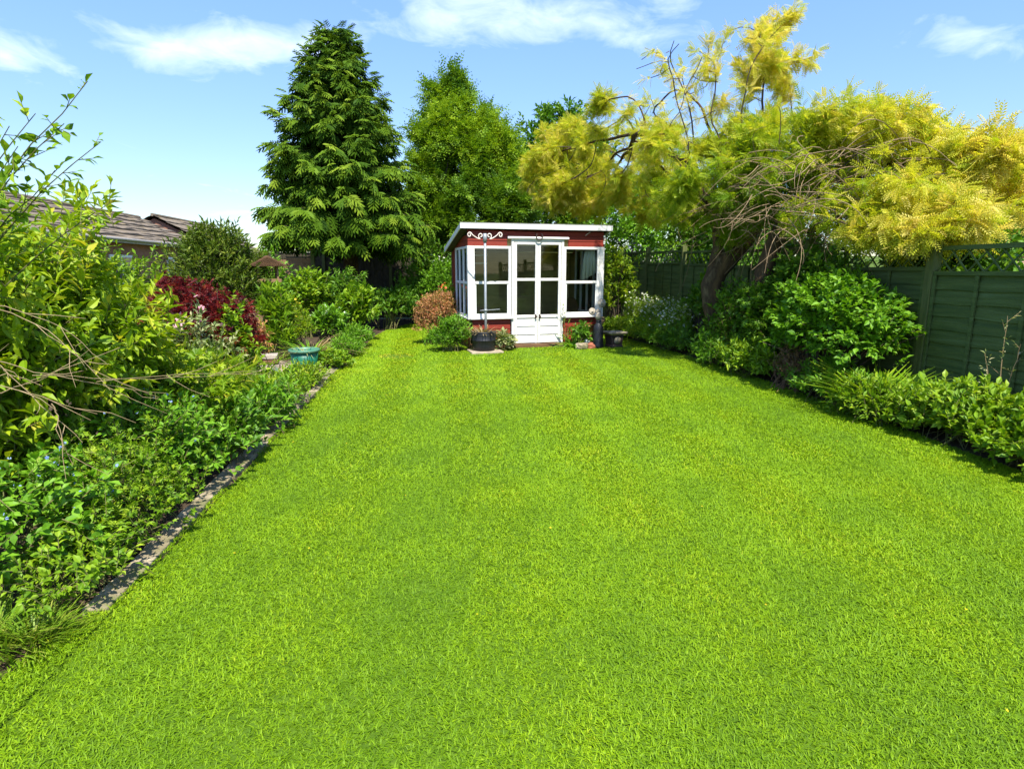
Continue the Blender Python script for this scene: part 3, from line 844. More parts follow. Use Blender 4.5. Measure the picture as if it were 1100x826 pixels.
# backing, back wall and ceiling inside
ln = MB()
ln.box(.03, W - .03, Dp - .03, Dp, .08, rz_under(Dp) - .01)
ln.box(.052, .80, .034, .05, .08, .56); ln.box(1.90, 2.62, .034, .05, .08, .56)
ln.box(.003, .02, .06, 1.72, .08, .56); ln.box(W - .02, W - .003, .06, 1.72, .08, .56)
ln.box(.003, .02, 1.37, 1.72, .575, 1.85); ln.box(W - .02, W - .003, 1.47, 1.72, .575, 1.85)
ln.box(.03, W - .03, .036, .05, 1.95, 2.17)
ln.build('lining', M['lining'], house)
bw = MB()
z = .08
while z < 1.78:
    bw.box(-.02, W + .02, Dp + .001, Dp + .022 + .004 * (int(z * 100) % 3), z, z + .095); z += .098
bw.build('back_wall', M['red'], house)
# roof
rf = MB(); u0, u1, v0, v1 = -.18, 2.86, -.115, 1.81
rf.prism([(v0 + .02, rz_under(v0) + .012), (v1, rz_under(v1) + .012), (v1, rz_under(v1) + .075), (v0 + .02, rz_under(v0) + .075)], 0, u0 + .02, u1 - .02)
roof = rf.build('roof', M['felt'], house)
b = MB()
b.box(u0, u1, v0 - .004, v0 + .018, rz_under(v0) - .012, rz_under(v0) + .088)
for (a, c) in ((u0, u0 + .019), (u1 - .019, u1)):
    b.prism([(v0 + .019, rz_under(v0) - .01), (v1, rz_under(v1) - .01), (v1, rz_under(v1) + .084), (v0 + .019, rz_under(v0) + .086)], 0, a, c)
b.build('fascia', M['white'], roof, bevel=.003)
b = MB(); b.box(u0 - .004, u1 + .004, v0 - .008, v0 + .06, rz_under(v0) + .089, rz_under(v0) + .096); b.build('drip_edge', M['gutter'], roof)
# corner posts
for (xx, yy) in ((-.035, -.03), (W - .055, -.03)):
    b = MB(); b.box(xx, xx + .09, yy, yy + .09, .565, 1.944); b.build('corner_post', M['white_worn'], house, bevel=.004)
for (xx, yy) in ((-.036, Dp - .02), (W - .02, Dp - .02)):
    b = MB(); b.box(xx, xx + .055, yy, yy + .055, .0, rz_under(Dp) - .01); b.build('corner_post', M['brownwood'], house, bevel=.004)
def frame_front(b, x0, x1, z0, z1, mid, s=.05, y0=-.022, y1=.03, head=.05):
    b.box(x0, x0 + s, y0, y1, z0, z1); b.box(x1 - s, x1, y0, y1, z0, z1)
    b.box(x0 + s, x1 - s, y0, y1, z1 - head, z1); b.box(x0 + s, x1 - s, y0, y1, z0, z0 + s)
    b.box(x0 + s, x1 - s, y0, y1, mid - .026, mid + .026)
def pane_front(x0, x1, z0, z1, mid, parent, s=.05, y=.004):
    p_ = MB(); p_.box(x0 + s, x1 - s, y, y + .004, z0 + s, mid - .026); p_.box(x0 + s, x1 - s, y, y + .004, mid + .026, z1 - s)
    p_.build('pane', M['glass'], parent)
for (x0, x1) in ((.056, .815), (1.885, 2.644)):
    f = MB(); frame_front(f, x0, x1, .60, 1.943, 1.26)
    o = f.build('window', M['white_worn'], house, bevel=.004); pane_front(x0, x1, .60, 1.943, 1.26, o)
    c = MB()                                  # beads round the lower light, paler
    c.box(x0 + .051, x0 + .075, -.012, .002, .651, 1.233); c.box(x1 - .075, x1 - .051, -.012, .002, .651, 1.233); c.box(x0 + .076, x1 - .076, -.012, .002, .651, .672)
    c.build('glazing_bead', M['white'], o)
    s_ = MB(); s_.box(x0 - .05, x1 + .04, -.075, .028, .566, .599); s_.build('sill', M['white_worn'], o, bevel=.006)
# side windows
def side_window(X, v0, v1, lights, sg):
    f = MB(); s = .045; xa, xb = (X - .024, X + .022)
    f.box(xa, xb, v0, v0 + s, .60, 1.943); f.box(xa, xb, v1 - s, v1, .60, 1.943)
    f.box(xa, xb, v0 + s, v1 - s, .60, .645); f.box(xa, xb, v0 + s, v1 - s, 1.898, 1.943)
    f.box(xa, xb, v0 + s, v1 - s, 1.235, 1.285)
    n_ = lights
    for i in range(1, n_):
        vv = v0 + (v1 - v0) * i / n_
        f.box(xa + .001, xb - .001, vv - .03, vv + .03, .646, 1.234); f.box(xa + .001, xb - .001, vv - .03, vv + .03, 1.286, 1.897)
    o = f.build('window', M['white'], house, bevel=.003)
    p_ = MB()
    for i in range(n_):
        a = v0 + (v1 - v0) * i / n_ + (.045 if i == 0 else .03); c = v0 + (v1 - v0) * (i + 1) / n_ - (.045 if i == n_ - 1 else .03)
        p_.box(X - .002, X + .002, a, c, .646, 1.234); p_.box(X - .002, X + .002, a, c, 1.286, 1.897)
    p_.build('pane', M['glass'], o)
    s_ = MB(); s_.box(X - (.06 if sg < 0 else .02), X + (.02 if sg < 0 else .06), v0 - .0, v1, .567, .599); s_.build('sill', M['white'], o, bevel=.005)
side_window(-.004, .066, 1.35, 3, -1)
side_window(W + .004, .066, 1.45, 4, 1)
# doors
df = MB(); df.box(.822, .872, -.035, .05, .076, 2.075); df.box(1.832, 1.882, -.035, .05, .076, 2.075); df.box(.873, 1.831, -.035, .05, 2.03, 2.075)
df.build('door_frame', M['white_worn'], house, bevel=.004)
b = MB(); b.prism([(.05, 2.077), (-.065, 2.077), (-.072, 2.095), (-.04, 2.122), (.05, 2.122)], 0, .745, 1.975); b.build('door_hood', M['white_worn'], house, bevel=.004)
for (x0, x1, hx) in ((.876, 1.351, 1.31), (1.355, 1.828, 1.39)):
    d = MB(); s = .052
    d.box(x0, x0 + s, -.03, .012, .08, 2.026); d.box(x1 - s, x1, -.03, .012, .08, 2.026)
    d.box(x0 + s, x1 - s, -.03, .012, 1.975, 2.026); d.box(x0 + s, x1 - s, -.03, .012, 1.29, 1.342); d.box(x0 + s, x1 - s, -.03, .012, .575, .635)
    z = .085
    for j in range(3):
        d.prism([(.01, z), (-.026, z), (-.014, z + .155), (.01, z + .155)], 0, x0 + s, x1 - s); z += .163
    o = d.build('door', M['white_worn'], house, bevel=.003)
    p_ = MB(); p_.box(x0 + s, x1 - s, -.006, -.002, .636, 1.289); p_.box(x0 + s, x1 - s, -.006, -.002, 1.343, 1.974); p_.build('pane', M['glass'], o)
    h_ = MB(); h_.tubes(np.array([[(hx, -.03, .60), (hx, -.065, .60), (hx, -.075, .60)]]), np.array([.012, .012, .022]), 10, True)
    h_.box(hx - .016, hx + .016, -.036, -.031, .56, .64); h_.build('handle', M['iron'], o)
b = MB(); b.box(.80, 1.91, -.14, -.002, .0, .068); b.build('step', M['brownwood'], house, bevel=.006)
# horseshoe and hook above the doors, hooks along the top band
a = np.linspace(-2.4, 2.4, 22) - math.pi / 2
b = MB(); b.tubes(np.stack([1.36 + .062 * np.cos(a), np.full(22, -.082), 2.128 + .066 * np.sin(a)], 1)[None], .011, 6, True); b.build('horseshoe', M['iron'], house)
b = MB(); b.tubes(np.array([[(2.33, -.012, 2.16), (2.36, -.04, 2.19), (2.42, -.045, 2.225)]]), .005, 5, True); b.build('hook', M['scroll'], house)
b = MB(); b.tubes(np.array([[(1.30, -.014, 2.12), (1.30, -.016, 2.18), (1.295, -.014, 2.23)]]), .004, 5, True); b.build('wire', M['iron'], house)
b = MB(); b.box(W + .02, W + .06, -.035, .02, 2.06, 2.13); b.build('lamp_bracket', M['scroll'], house, bevel=.01)

# things inside the summerhouse
ch = thing('wooden_chair', 'brown wooden chair with rounded back inside the summerhouse right window', 'chair', hloc(2.18, .75, .076), HY + R(200))
b = MB(); b.prism([(-.2, .42), (.2, .42), (.2, .455), (-.2, .455)], 0, -.21, .21); b.build('seat', M['brownwood'], ch, bevel=.01)
b = MB(); V = []; n_ = 14
for i in range(n_ + 1):
    t = i / n_; xx = -.19 + .38 * t; zt = .62 + .25 * math.sqrt(max(0, 1 - (2 * t - 1) ** 2))
    V += [(xx, .19, .50), (xx, .225, zt), (xx, .245, zt), (xx, .21, .50)]
b.raw(V, [(i * 4 + j, i * 4 + (j + 1) % 4, (i + 1) * 4 + (j + 1) % 4, (i + 1) * 4 + j) for i in range(n_) for j in range(4)]); b.build('backrest', M['brownwood'], ch)
for sx in (-.18, .18):
    for sy in (-.17, .19):
        b = MB(); b.box(sx - .018, sx + .018, sy - .018, sy + .018, 0, .419 if sy < 0 else .52); b.build('leg', M['brownwood'], ch)
cu = thing('curtain', 'short pale curtain hanging inside the summerhouse right window', 'curtain', hloc(2.52, .12, 0), HY)
V = []; n_ = 24
for i in range(n_ + 1):
    t = i / n_; xx = -.17 + .27 * t; w_ = .016 * math.sin(t * 26)
    for z, sc_ in ((1.90, .8), (1.70, 1), (1.45 - .18 * (1 - t), 1.2)):
        V.append((xx * sc_, w_ * sc_, z)); 
b = MB(); b.raw(V, [(i * 3 + j, i * 3 + j + 1, i * 3 + 4 + j, i * 3 + 3 + j) for i in range(n_) for j in range(2)])
o = b.build('cloth', M['curtain'], cu, smooth=True); sd_ = o.modifiers.new('thickness', 'SOLIDIFY'); sd_.thickness = .004
b = MB(); b.tubes(np.array([[(-.25, 0, 1.90), (0, 0, 1.90), (.14, 0, 1.90)]]), .007, 6, True); b.build('rod', M['steel'], cu)
sh = thing('reflection_boards', 'pale added boards imitating streaks reflected in the upper left summerhouse pane', 'stand-in boards', hloc(.36, 1.1, 0), HY)  # added boards stand in for pale streaks reflected in the glass
for z in (1.62, 1.78):
    b = MB(); b.box(-.2, .22, -.09, .09, z, z + .028); b.build('reflection_board', M['curtain'], sh, bevel=.002)
for xx in (-.21, .221):
    b = MB(); b.box(xx, xx + .009, -.09, .09, 1.35, 1.95); b.build('side_panel', M['lining'], sh)
tb_ = thing('garden_bench', 'low dark wooden bench inside the summerhouse behind the double doors', 'bench', hloc(1.1, 1.3, .076), HY)
b = MB(); b.box(-.7, .7, -.2, .2, .40, .44); b.build('seat', M['lining'], tb_, bevel=.005)
b = MB(); b.box(-.7, .7, .21, .24, .46, .86); b.build('backrest', M['lining'], tb_, bevel=.005)
for sx in (-.64, .64):
    b = MB(); b.box(sx - .03, sx + .03, -.18, .2, 0, .399); b.build('leg', M['lining'], tb_)

# ================================================================== things in front of the summerhouse
# slab, black planter, bracket post
px, py = hloc(.16, -.50)[:2]
b = MB(); b.box(-.30, .30, -.24, .24, -.01, .035); o = b.build('paving_slab', M['slab'], bevel=.008); o.location = (px + .02, py - .02, 0); o.rotation_euler = (0, 0, HY)
tag(o, 'buff paving slab under the black planter before the summerhouse', 'slab')
pt_ = thing('planter', 'round black plastic planter with two ribs left of the summerhouse doors', 'plant pot', (px, py, .036))
b = MB(); b.lathe([(0, 0), (.185, 0), (.20, .015), (.212, .10), (.222, .18), (.228, .185), (.228, .20), (.222, .206), (.23, .29), (.226, .33), (.205, .345), (.200, .33), (.198, .28), (0, .275)], sides=36)
b.build('pot', M['black'], pt_, smooth=True)
b = MB(); a = np.linspace(0, 6.2832, 40); b.tubes(np.stack([.222 * np.cos(a), .222 * np.sin(a), np.full(40, .338)], 1)[None], .014, 8); b.build('rim', M['black'], pt_, smooth=True)
b = MB(); b.lathe([(.197, .292), (.12, .305), (0, .31)], sides=24); b.build('soil', M['soil'], pt_)
bp_ = thing('basket_post', 'slim grey steel post with white double scroll hanging bracket in the black planter', 'bracket post', (px + .04, py + .03, .21))
b = MB(); b.tubes(np.array([[(0, 0, -.02), (0, 0, .5), (0, 0, 1.86)]]), .024, 10, True); b.build('pole', M['steel'], bp_, smooth=True)
for z0, z1, rr in ((1.78, 1.93, .037), (.54, .58, .033)):
    b = MB(); b.tubes(np.array([[(0, 0, z0), (0, 0, (z0 + z1) / 2), (0, 0, z1)]]), rr, 12, True); b.build('collar', M['steel'], bp_, smooth=True)
b = MB(); b.tubes(np.array([[(-.10, 0, .555), (0, -.02, .56), (.26, -.0, .575)]]), .007, 6, True); b.build('side_peg', M['steel'], bp_)
def spiral(cx, cz, r0, r1, a0, a1, n_=26):
    t = np.linspace(0, 1, n_); r = r0 + (r1 - r0) * t; a = a0 + (a1 - a0) * t
    return np.stack([cx + r * np.cos(a), np.zeros(n_), cz + r * np.sin(a)], 1)
for sg in (-1, 1):
    inner = spiral(.085, 1.905, .012, .052, R(-330) , R(-90) - 2 * math.pi * .0 + R(0), 26)
    # a lazy S: small inner curl by the pole, sweeping down and out to the outer curl
    s1 = spiral(.085, 1.890, .058, .014, R(-95), R(300), 28)[::-1]
    s2 = np.stack([np.linspace(.10, .27, 14), np.zeros(14), 1.833 + np.linspace(0, 1, 14) ** 1.5 * .085 + .0], 1)
    s3 = spiral(.315, 1.905, .052, .014, R(165), R(-260), 28)
    path = np.concatenate([s1, s2[1:], s3[1:]])
    for _ in range(2): path[1:-1] = .25 * path[:-2] + .5 * path[1:-1] + .25 * path[2:]
    path[:, 0] *= sg * .88
    b = MB(); b.tubes(path[None], .010, 7, True); b.build('scroll_arm', M['scroll'], bp_, smooth=True)
# ornaments at the right of the doors
ox, oy = hloc(2.45, -.48)[:2]
o = thing('bottle_ornament', 'tall black bottle shaped garden ornament right of the summerhouse doors', 'ornament', (ox, oy, 0), HY)
b = MB(); b.lathe([(0, 0), (.105, 0), (.115, .02), (.112, .06), (.10, .09), (.098, .36), (.090, .42), (.055, .47), (.042, .50), (.05, .52), (.05, .54), (0, .545)], sides=28); b.build('body', M['black'], o, smooth=True)
b = MB(); b.lathe([(0, .545), (.04, .55), (.062, .59), (.064, .63), (.045, .67), (.02, .69), (0, .692)], sides=20); b.build('stopper', M['stone'], o, smooth=True)
ux, uy = hloc(2.82, -.42)[:2]
o = thing('stone_planter', 'low stone planter with flared rim and round mask beside the bottle ornament', 'planter', (ux, uy, 0), HY + R(8))
b = MB(); b.lathe([(0, .0), (.19, .0), (.19, .03), (.165, .05), (.195, .24), (0, .241)], sides=4, square=True); b.build('body', M['iron'], o, bevel=.008)
b = MB(); b.lathe([(.15, .243), (.20, .243), (.27, .275), (.28, .30), (.235, .305), (.20, .26), (.15, .255)], sides=4, square=True); b.build('rim', M['kerb'], o, bevel=.006)
b = MB(); b.lathe([(0, .03), (.05, .024), (.075, .008), (.08, 0)], sides=24); q = b.build('mask', M['kerb'], o, smooth=True); q.rotation_euler = (R(90), 0, 0); q.location = (0, -.123, .145)
b = MB(); b.lathe([(.19, .262), (.1, .272), (0, .275)], sides=4, square=True); b.build('soil', M['soil'], o)
def rock(lab, u, v, sx, sy, sz, m_, nm='rock'):
    b = MB(); n1, n2 = 8, 12; V = []; bf_ = bump_fn(.16, 2.5)
    for i in range(n1 + 1):
        for j in range(n2):
            a1, a2 = math.pi * i / n1, 2 * math.pi * j / n2
            d = np.array([[math.sin(a1) * math.cos(a2), math.sin(a1) * math.sin(a2), math.cos(a1)]])
            d2 = np.sign(d) * np.abs(d) ** .7; r = bf_(d)[0]
            V.append((d2[0, 0] * sx * r, d2[0, 1] * sy * r, sz * .8 + d2[0, 2] * sz * r))
    b.raw(V, [(i * n2 + j, i * n2 + (j + 1) % n2, (i + 1) * n2 + (j + 1) % n2, (i + 1) * n2 + j) for i in range(n1) for j in range(n2)])
    o = b.build(nm, m_); o.location = hloc(u, v, 0); o.rotation_euler = (0, 0, rng.uniform(-.3, .3)); return tag(o, lab, 'rock')
rock('flat pale rock on the ground left of the black bottle ornament', 2.05, -.62, .14, .10, .075, M['kerb'])
rock('brownish stone between the flat pale rock and the bottle ornament', 2.26, -.58, .075, .065, .06, M['terracotta'])
rock('round white pebble perched behind the brownish stone', 2.24, -.42, .05, .05, .09, M['white'], 'pebble')
o = thing('terracotta_pot', 'terracotta pots stacked under the right summerhouse sill', 'plant pot', hloc(2.3, -.22), HY)
b = MB(); b.lathe([(0, 0), (.09, 0), (.12, .2), (.135, .2), (.135, .24), (.115, .24), (.11, .2), (0, .19)], sides=24); b.build('pot', M['terracotta'], o, smooth=True)
b = MB(); b.lathe([(0, .20), (.08, .20), (.105, .39), (.12, .39), (.12, .43), (.10, .43), (.1, .39), (0, .38)], sides=24); b.build('upper_pot', M['terracotta'], o, smooth=True)
o = thing('rosette_stake', 'grey metal stake with round rosettes standing before the right summerhouse sill', 'ornament', hloc(2.58, -.30), HY)
b = MB(); b.tubes(np.array([[(0, 0, 0), (0, 0, .4), (0, 0, .86)]]), .011, 6, True); b.tubes(np.array([[(0, 0, .55), (-.08, 0, .6), (-.19, 0, .68)]]), .008, 6, True); b.build('stake', M['steel'], o)
for (xx, z, r_) in ((.0, .86, .085), (-.2, .70, .07), (-.07, .69, .055)):
    b = MB(); b.lathe([(0, .035), (r_ * .3, .03), (r_ * .35, .012), (r_ * .75, .028), (r_, .01), (r_ * 1.02, 0), (0, -.004)], sides=18)
    q = b.build('rosette', M['stone'], o, smooth=True); q.rotation_euler = (R(82), 0, 0); q.location = (xx, -.02, z)
# green pot on the gravel
gp = thing('green_planter', 'green plastic planter with pale rim on the gravel beside the left border', 'plant pot', (-1.97, 9.25, 0))
b = MB(); b.lathe([(0, 0), (.150, 0), (.160, .01), (.208, .30), (.19, .30), (.185, .26), (0, .255)], sides=32); b.build('pot', M['green_plastic'], gp, smooth=True)
b = MB(); b.lathe([(.204, .285), (.226, .29), (.230, .325), (.218, .332), (.194, .328), (.192, .29)], sides=32); b.build('rim', M['green_rim'], gp, smooth=True)
b = MB(); b.lathe([(.187, .285), (.1, .297), (0, .30)], sides=24); b.build('soil', M['soil'], gp)
st_ = thing('slab_stack', 'small stack of pale slabs at the gravel edge below the red maple', 'slabs', (-2.62, 9.6, 0), R(10))
for j in range(3):
    b = MB(); b.box(-.19 + .02 * j, .19 - .01 * j, -.13, .13, j * .075, j * .075 + .06); b.build('slab', M['stone'] if j != 1 else M['brownwood'], st_, bevel=.006)
# bird table
bt = thing('bird_table', 'weathered wooden bird table with small brown roof behind the red maple', 'bird table', (-2.93, 11.2, 0), R(20))
b = MB(); b.box(-.04, .04, -.04, .04, 0, 1.28); b.build('post', M['brownwood'], bt, bevel=.004)
b = MB(); b.box(-.2, .2, -.18, .18, 1.281, 1.31)
for (a0, a1, c0, c1) in ((-.2, .2, -.195, -.181), (-.2, .2, .181, .195), (-.214, -.201, -.18, .18), (.201, .214, -.18, .18)): b.box(a0, a1, c0, c1, 1.285, 1.345)
b.build('tray', M['tanboard'], bt)
for sx in (-.16, .16):
    for sy in (-.14, .14):
        b = MB(); b.box(sx - .015, sx + .015, sy - .015, sy + .015, 1.311, 1.56); b.build('roof_post', M['tanboard'], bt)
b = MB(); b.prism([(-.30, 1.56), (0, 1.72), (.30, 1.56), (.30, 1.585), (0, 1.745), (-.30, 1.585)], 1, -.26, .26)
bt_r = b.build('roof', M['brownwood'], bt)
b = MB()
for sx in (-.33, .33): b.tubes(np.array([[(0, 0, .95), (sx * .45, 0, 1.12), (sx * .6, 0, 1.28)]]), .018, 5)
b.build('brace', M['twig'], bt)

# ================================================================== trees
def conifer(name, label, xy, H, z0, Rm, lm, group=None):
    o = thing(name, label, 'tree', (xy[0], xy[1], 0), 0, group)
    t = MB(); k = 14; zs = np.linspace(0, H, k)
    P = np.stack([.05 * np.sin(zs * .9), .05 * np.cos(zs * .7) - .05, zs], 1)
    t.tubes(P[None], .17 * (1 - zs / H) ** .8 + .012, 10)
    # a second stem close beside it
    z2 = np.linspace(0, 3.2, 8); P2 = np.stack([.28 - .05 * z2, .1 + 0 * z2, z2], 1); t.tubes(P2[None], np.linspace(.09, .05, 8), 8)
    t.build('trunk', M['bark'], o, smooth=True)
    br = MB(); fo = MB()
    z = z0; S0 = []; Dd = []; sz = []; vb = []
    gold = 0
    while z < H - .1:
        tt = (z - z0) / (H - z0)
        prof = (1 - tt) ** .78 * (1 if tt > .1 else .80 + 2.0 * tt) * Rm
        n = int(6 + 5 * (1 - tt))
        for i in range(n):
            gold += 2.39996
            a = gold + rng.uniform(-.3, .3)
            Lb = prof * rng.uniform(.74, 1.14) + .1
            if rng.uniform() < .05: Lb *= 1.22
            rise = -.20 + .75 * tt + rng.uniform(-.12, .12)
            k_ = 9; u = np.linspace(0, 1, k_)
            rad = u * Lb; zz_ = z + Lb * (rise * u - .34 * u ** 2 * (1 - tt) + .20 * u ** 4)
            Q = np.stack([np.cos(a) * rad, np.sin(a) * rad, zz_], 1) + np.array([.05 * math.sin(z * .9), 0, 0])
            br.tubes(Q[None], np.linspace(.022 * (1 - tt) + .008, .004, k_), 4)
            tan = nrm(np.gradient(Q, axis=0)); side = np.array([-math.sin(a), math.cos(a), 0])
            m_ = max(4, int(Lb / .085))
            for j in range(m_):
                u_ = .16 + .84 * (j + rng.uniform(0, .9)) / m_
                f_ = u_ * (k_ - 1); i0 = min(int(f_), k_ - 2); q = Q[i0] + (Q[i0 + 1] - Q[i0]) * (f_ - i0)
                for sd in (1, -1, 0):
                    if sd == 0 and rng.uniform() < .45: continue
                    d = tan[i0] * (.8 if sd else .9) + side * sd * rng.uniform(.4, 1.0) + np.array([0, 0, rng.uniform(-.95, -.05)])
                    S0.append(q + rng.normal(0, .03, 3)); Dd.append(d); sz.append(rng.uniform(.26, .48) * (.72 + .38 * (1 - tt)) * (1.1 - .2 * abs(u_ - .6)))
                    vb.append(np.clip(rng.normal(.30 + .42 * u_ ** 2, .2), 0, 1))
            S0.append(Q[-1]); Dd.append(tan[-1] + [0, 0, -.05]); sz.append(.34 * (.7 + .3 * (1 - tt))); vb.append(rng.uniform(.6, 1))
        z += .125 + .05 * tt
    top = P[-1]
    for i in range(14):
        S0.append(top + [0, 0, -.05 * i]); a = i * 2.4; Dd.append([math.cos(a) * .6, math.sin(a) * .6, .9 - .05 * i]); sz.append(.16 + .012 * i); vb.append(.7)
    S0 = np.array(S0); Dd = np.array(Dd); n = len(S0)
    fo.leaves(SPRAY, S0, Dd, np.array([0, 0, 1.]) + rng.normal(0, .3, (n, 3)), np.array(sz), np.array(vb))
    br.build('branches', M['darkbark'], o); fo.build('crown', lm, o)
    return o
conifer('conifer', 'tall dark green conifer with drooping sprays left of the summerhouse', (-2.25, 16.4), 7.3, 2.7, 1.98, L['conifer'])

def leafy_tree(name, label, cat, xy, lobes, nattr, T, size, per, lm, trunkm, trunk_h=1.5, step=.25, infl=1.8, kill=.4, tip=.007, maxd=3, tr=.12, upn=.7, lean=(0, 0), ang=(.4, 1.2), reps=2, group=None, rs=1.0, outer=0.0, droop=.15, bias=(0, 0, .08), nsh=2600, off=.16, slen=.32):
    o = thing(name, label, cat, (xy[0], xy[1], 0), 0, group)
    lb = np.array(lobes, float)
    A = ell_pts(lb, nattr)
    root = [(0, 0, 0), (lean[0] * .3, lean[1] * .3, trunk_h * .5), (lean[0], lean[1], trunk_h)]
    N, par = colonise([root], A, step, infl, kill, bias=bias)
    thick, thin, rad, dt = tree_mesh(N, par, tip, 2.35, tr, rs)
    thick.build('trunk', trunkm, o, smooth=True)
    if thin.n: thin.build('twigs', trunkm, o)
    ids = np.where(dt <= maxd)[0]; ids = np.resize(np.repeat(ids, 2), nsh) if nsh else np.repeat(ids, reps)
    n = len(ids); par_ = np.maximum(par[ids], 0)
    d0 = nrm(N[ids] - N[par_] + 1e-6)
    sd = nrm(d0 * .6 + rng.normal(0, .6, (n, 3)) + [0, 0, .12])
    st = N[ids] + (N[par_] - N[ids]) * rng.uniform(0, .8, (n, 1)) + rng.normal(0, off, (n, 3))
    wv = rng.normal(0, 1.6, (5, 3)); f = MB(); vb = np.clip(rng.uniform(.1, .8, n) + .16 * np.sin(st @ wv.T + rng.uniform(0, 6, 5)).sum(1) / 1.6, 0, 1)
    put_leaves(f, st, sd, np.full(n, slen), per, T, size, ang, droop, upn, vb)
    f.build('crown', lm, o)
    return o
leafy_tree('broadleaf_tree', 'tall mid green leafy tree rising directly behind the summerhouse', 'tree', (1.1, 19.6),
           [(.15, 0, 3.5, 2.15, 1.7, 1.8), (-.05, 0, 5.1, 1.75, 1.3, 1.3), (-.45, 0, 6.5, .85, .8, 1.0), (-1.35, -.2, 5.0, .5, .5, .75), (.9, 0, 4.9, .8, .8, .8)], 1300,
           T_pinnate(3, .26, .42, -.3), .25, 6, L['ash'], M['darkbark'], 1.4, .26, tr=.16, nsh=6500, off=.11)
leafy_tree('tall_broad_tree', 'broad dark green tree farther back between the leafy tree and the golden locust', 'tree', (4.3, 22.5),
           [(0, 0, 4.0, 2.2, 1.6, 2.2), (.15, 0, 6.2, 1.3, 1.0, 1.15), (-1.3, 0, 5.4, .8, .8, .8), (1.5, 0, 5.6, .9, .9, .9)], 900, OVN, .20, 7, L['mid'], M['darkbark'], 1.4, .3, tr=.16, nsh=3600)
leafy_tree('lime_tree', 'small lime green tree beyond the back fence in the gap right of the conifer', 'tree', (.25, 27.5),
           [(0, 0, 2.4, 1.3, 1, 1.15), (.6, 0, 1.9, .9, .9, .9)], 350, OVN, .2, 5, L['lime'], M['darkbark'], .9, .3, nsh=1400)
for k_, (x, y, h, lab) in enumerate([(6.3, 19.5, 4.6, 'bright green tree behind the right fence just past the summerhouse roof'), (7.4, 15.0, 4.0, 'dark leafy tree behind the right fence under the golden crown'), (11.5, 11.5, 3.9, 'mid green tree far behind the near right fence panel')]):
    leafy_tree('small_tree', lab, 'tree', (x, y), [(0, 0, h * .62, 1.5, 1.4, h * .34), (.6, 0, h * .5, 1.2, 1.1, h * .3)], 420, OVN, .16, 6, (L['bright'], L['mid'], L['mid'])[k_], M['darkbark'], h * .25, .28, nsh=1800)

# the golden locust: leaning stems from the bed, an umbrella of arching limbs
lo = thing('golden_locust', 'big golden yellow feathery tree with leaning trunks spreading over the right border', 'tree', (4.95, 9.3, 0))
O_ = np.array([4.95, 9.3, 0])
stemA = [(-.02, .15, 0), (-.16, .22, .5), (-.32, .28, .95), (-.40, .30, 1.28), (-.30, .27, 1.50), (-.06, .22, 1.72), (.14, .16, 1.98), (.26, .08, 2.28), (.32, .0, 2.6)]
stemA2 = [(-.34, .29, 1.40), (-.32, .28, 1.62), (-.24, .30, 1.9), (-.24, .4, 2.2), (-.35, .55, 2.45)]
stemB = [(.05, -.3, 0), (-.02, -.5, .6), (-.08, -.65, 1.1), (-.04, -.75, 1.5), (.08, -.8, 1.9), (.16, -.8, 2.3)]
lobes = np.array([
    (3.75, 14.8, 3.95, 1.7, 1.4, 1.2, .75), (2.85, 14.8, 3.6, .9, 1.1, .85, .8), (4.4, 13.5, 4.05, 1.3, 1.2, 1.0, .75), (4.0, 12.6, 4.6, 1.0, .9, .5, .5), (4.35, 10.4, 4.55, 1.2, 1.3, .95, .28), (5.2, 9.8, 4.85, 1.1, 1.2, .8, .32),
    (4.8, 9.7, 3.4, 1.6, 1.4, .75, .7), (5.8, 8.4, 3.15, 1.4, 1.6, .72, 1.0), (6.6, 7.4, 2.65, 1.2, 1.5, .65, 1.2), (4.6, 9.3, 2.75, 1.5, 1.3, .65, .9), (5.3, 13.6, 3.1, .9, 1.2, .6, .5),
    (5.3, 7.3, 2.3, .8, 1.0, .55, 1.3), (6.1, 6.7, 2.15, .7, .9, .5, 1.2), (5.42, 6.15, 2.0, .6, .75, .36, 2.8)])
A = ell_pts(lobes, 2500); 
N, par = colonise([np.array(stemA) + O_, np.array(stemA2) + O_, np.array(stemB) + O_], A, .17, 1.3, .25, iters=140, bias=(0, 0, .02))
rm = np.zeros(len(stemA) + len(stemA2) + len(stemB) - 0)
ra = np.concatenate([np.linspace(.21, .13, len(stemA)), np.linspace(.12, .06, len(stemA2)), np.linspace(.19, .10, len(stemB))])
rm[:len(ra)] = ra
thick, thin, rad, dt = tree_mesh(N - O_, par, .0062, 2.2, .22, 1.0, rm)
thick.build('trunk', M['bark'], lo, smooth=True); thin.build('twigs', M['darkbark'], lo)
ids = np.where(dt <= 7)[0]; print('locust nodes', len(N), len(ids)); ids = np.resize(np.repeat(ids, 2), 10500); n = len(ids)
X = N[ids] - O_; par_ = np.maximum(par[ids], 0)
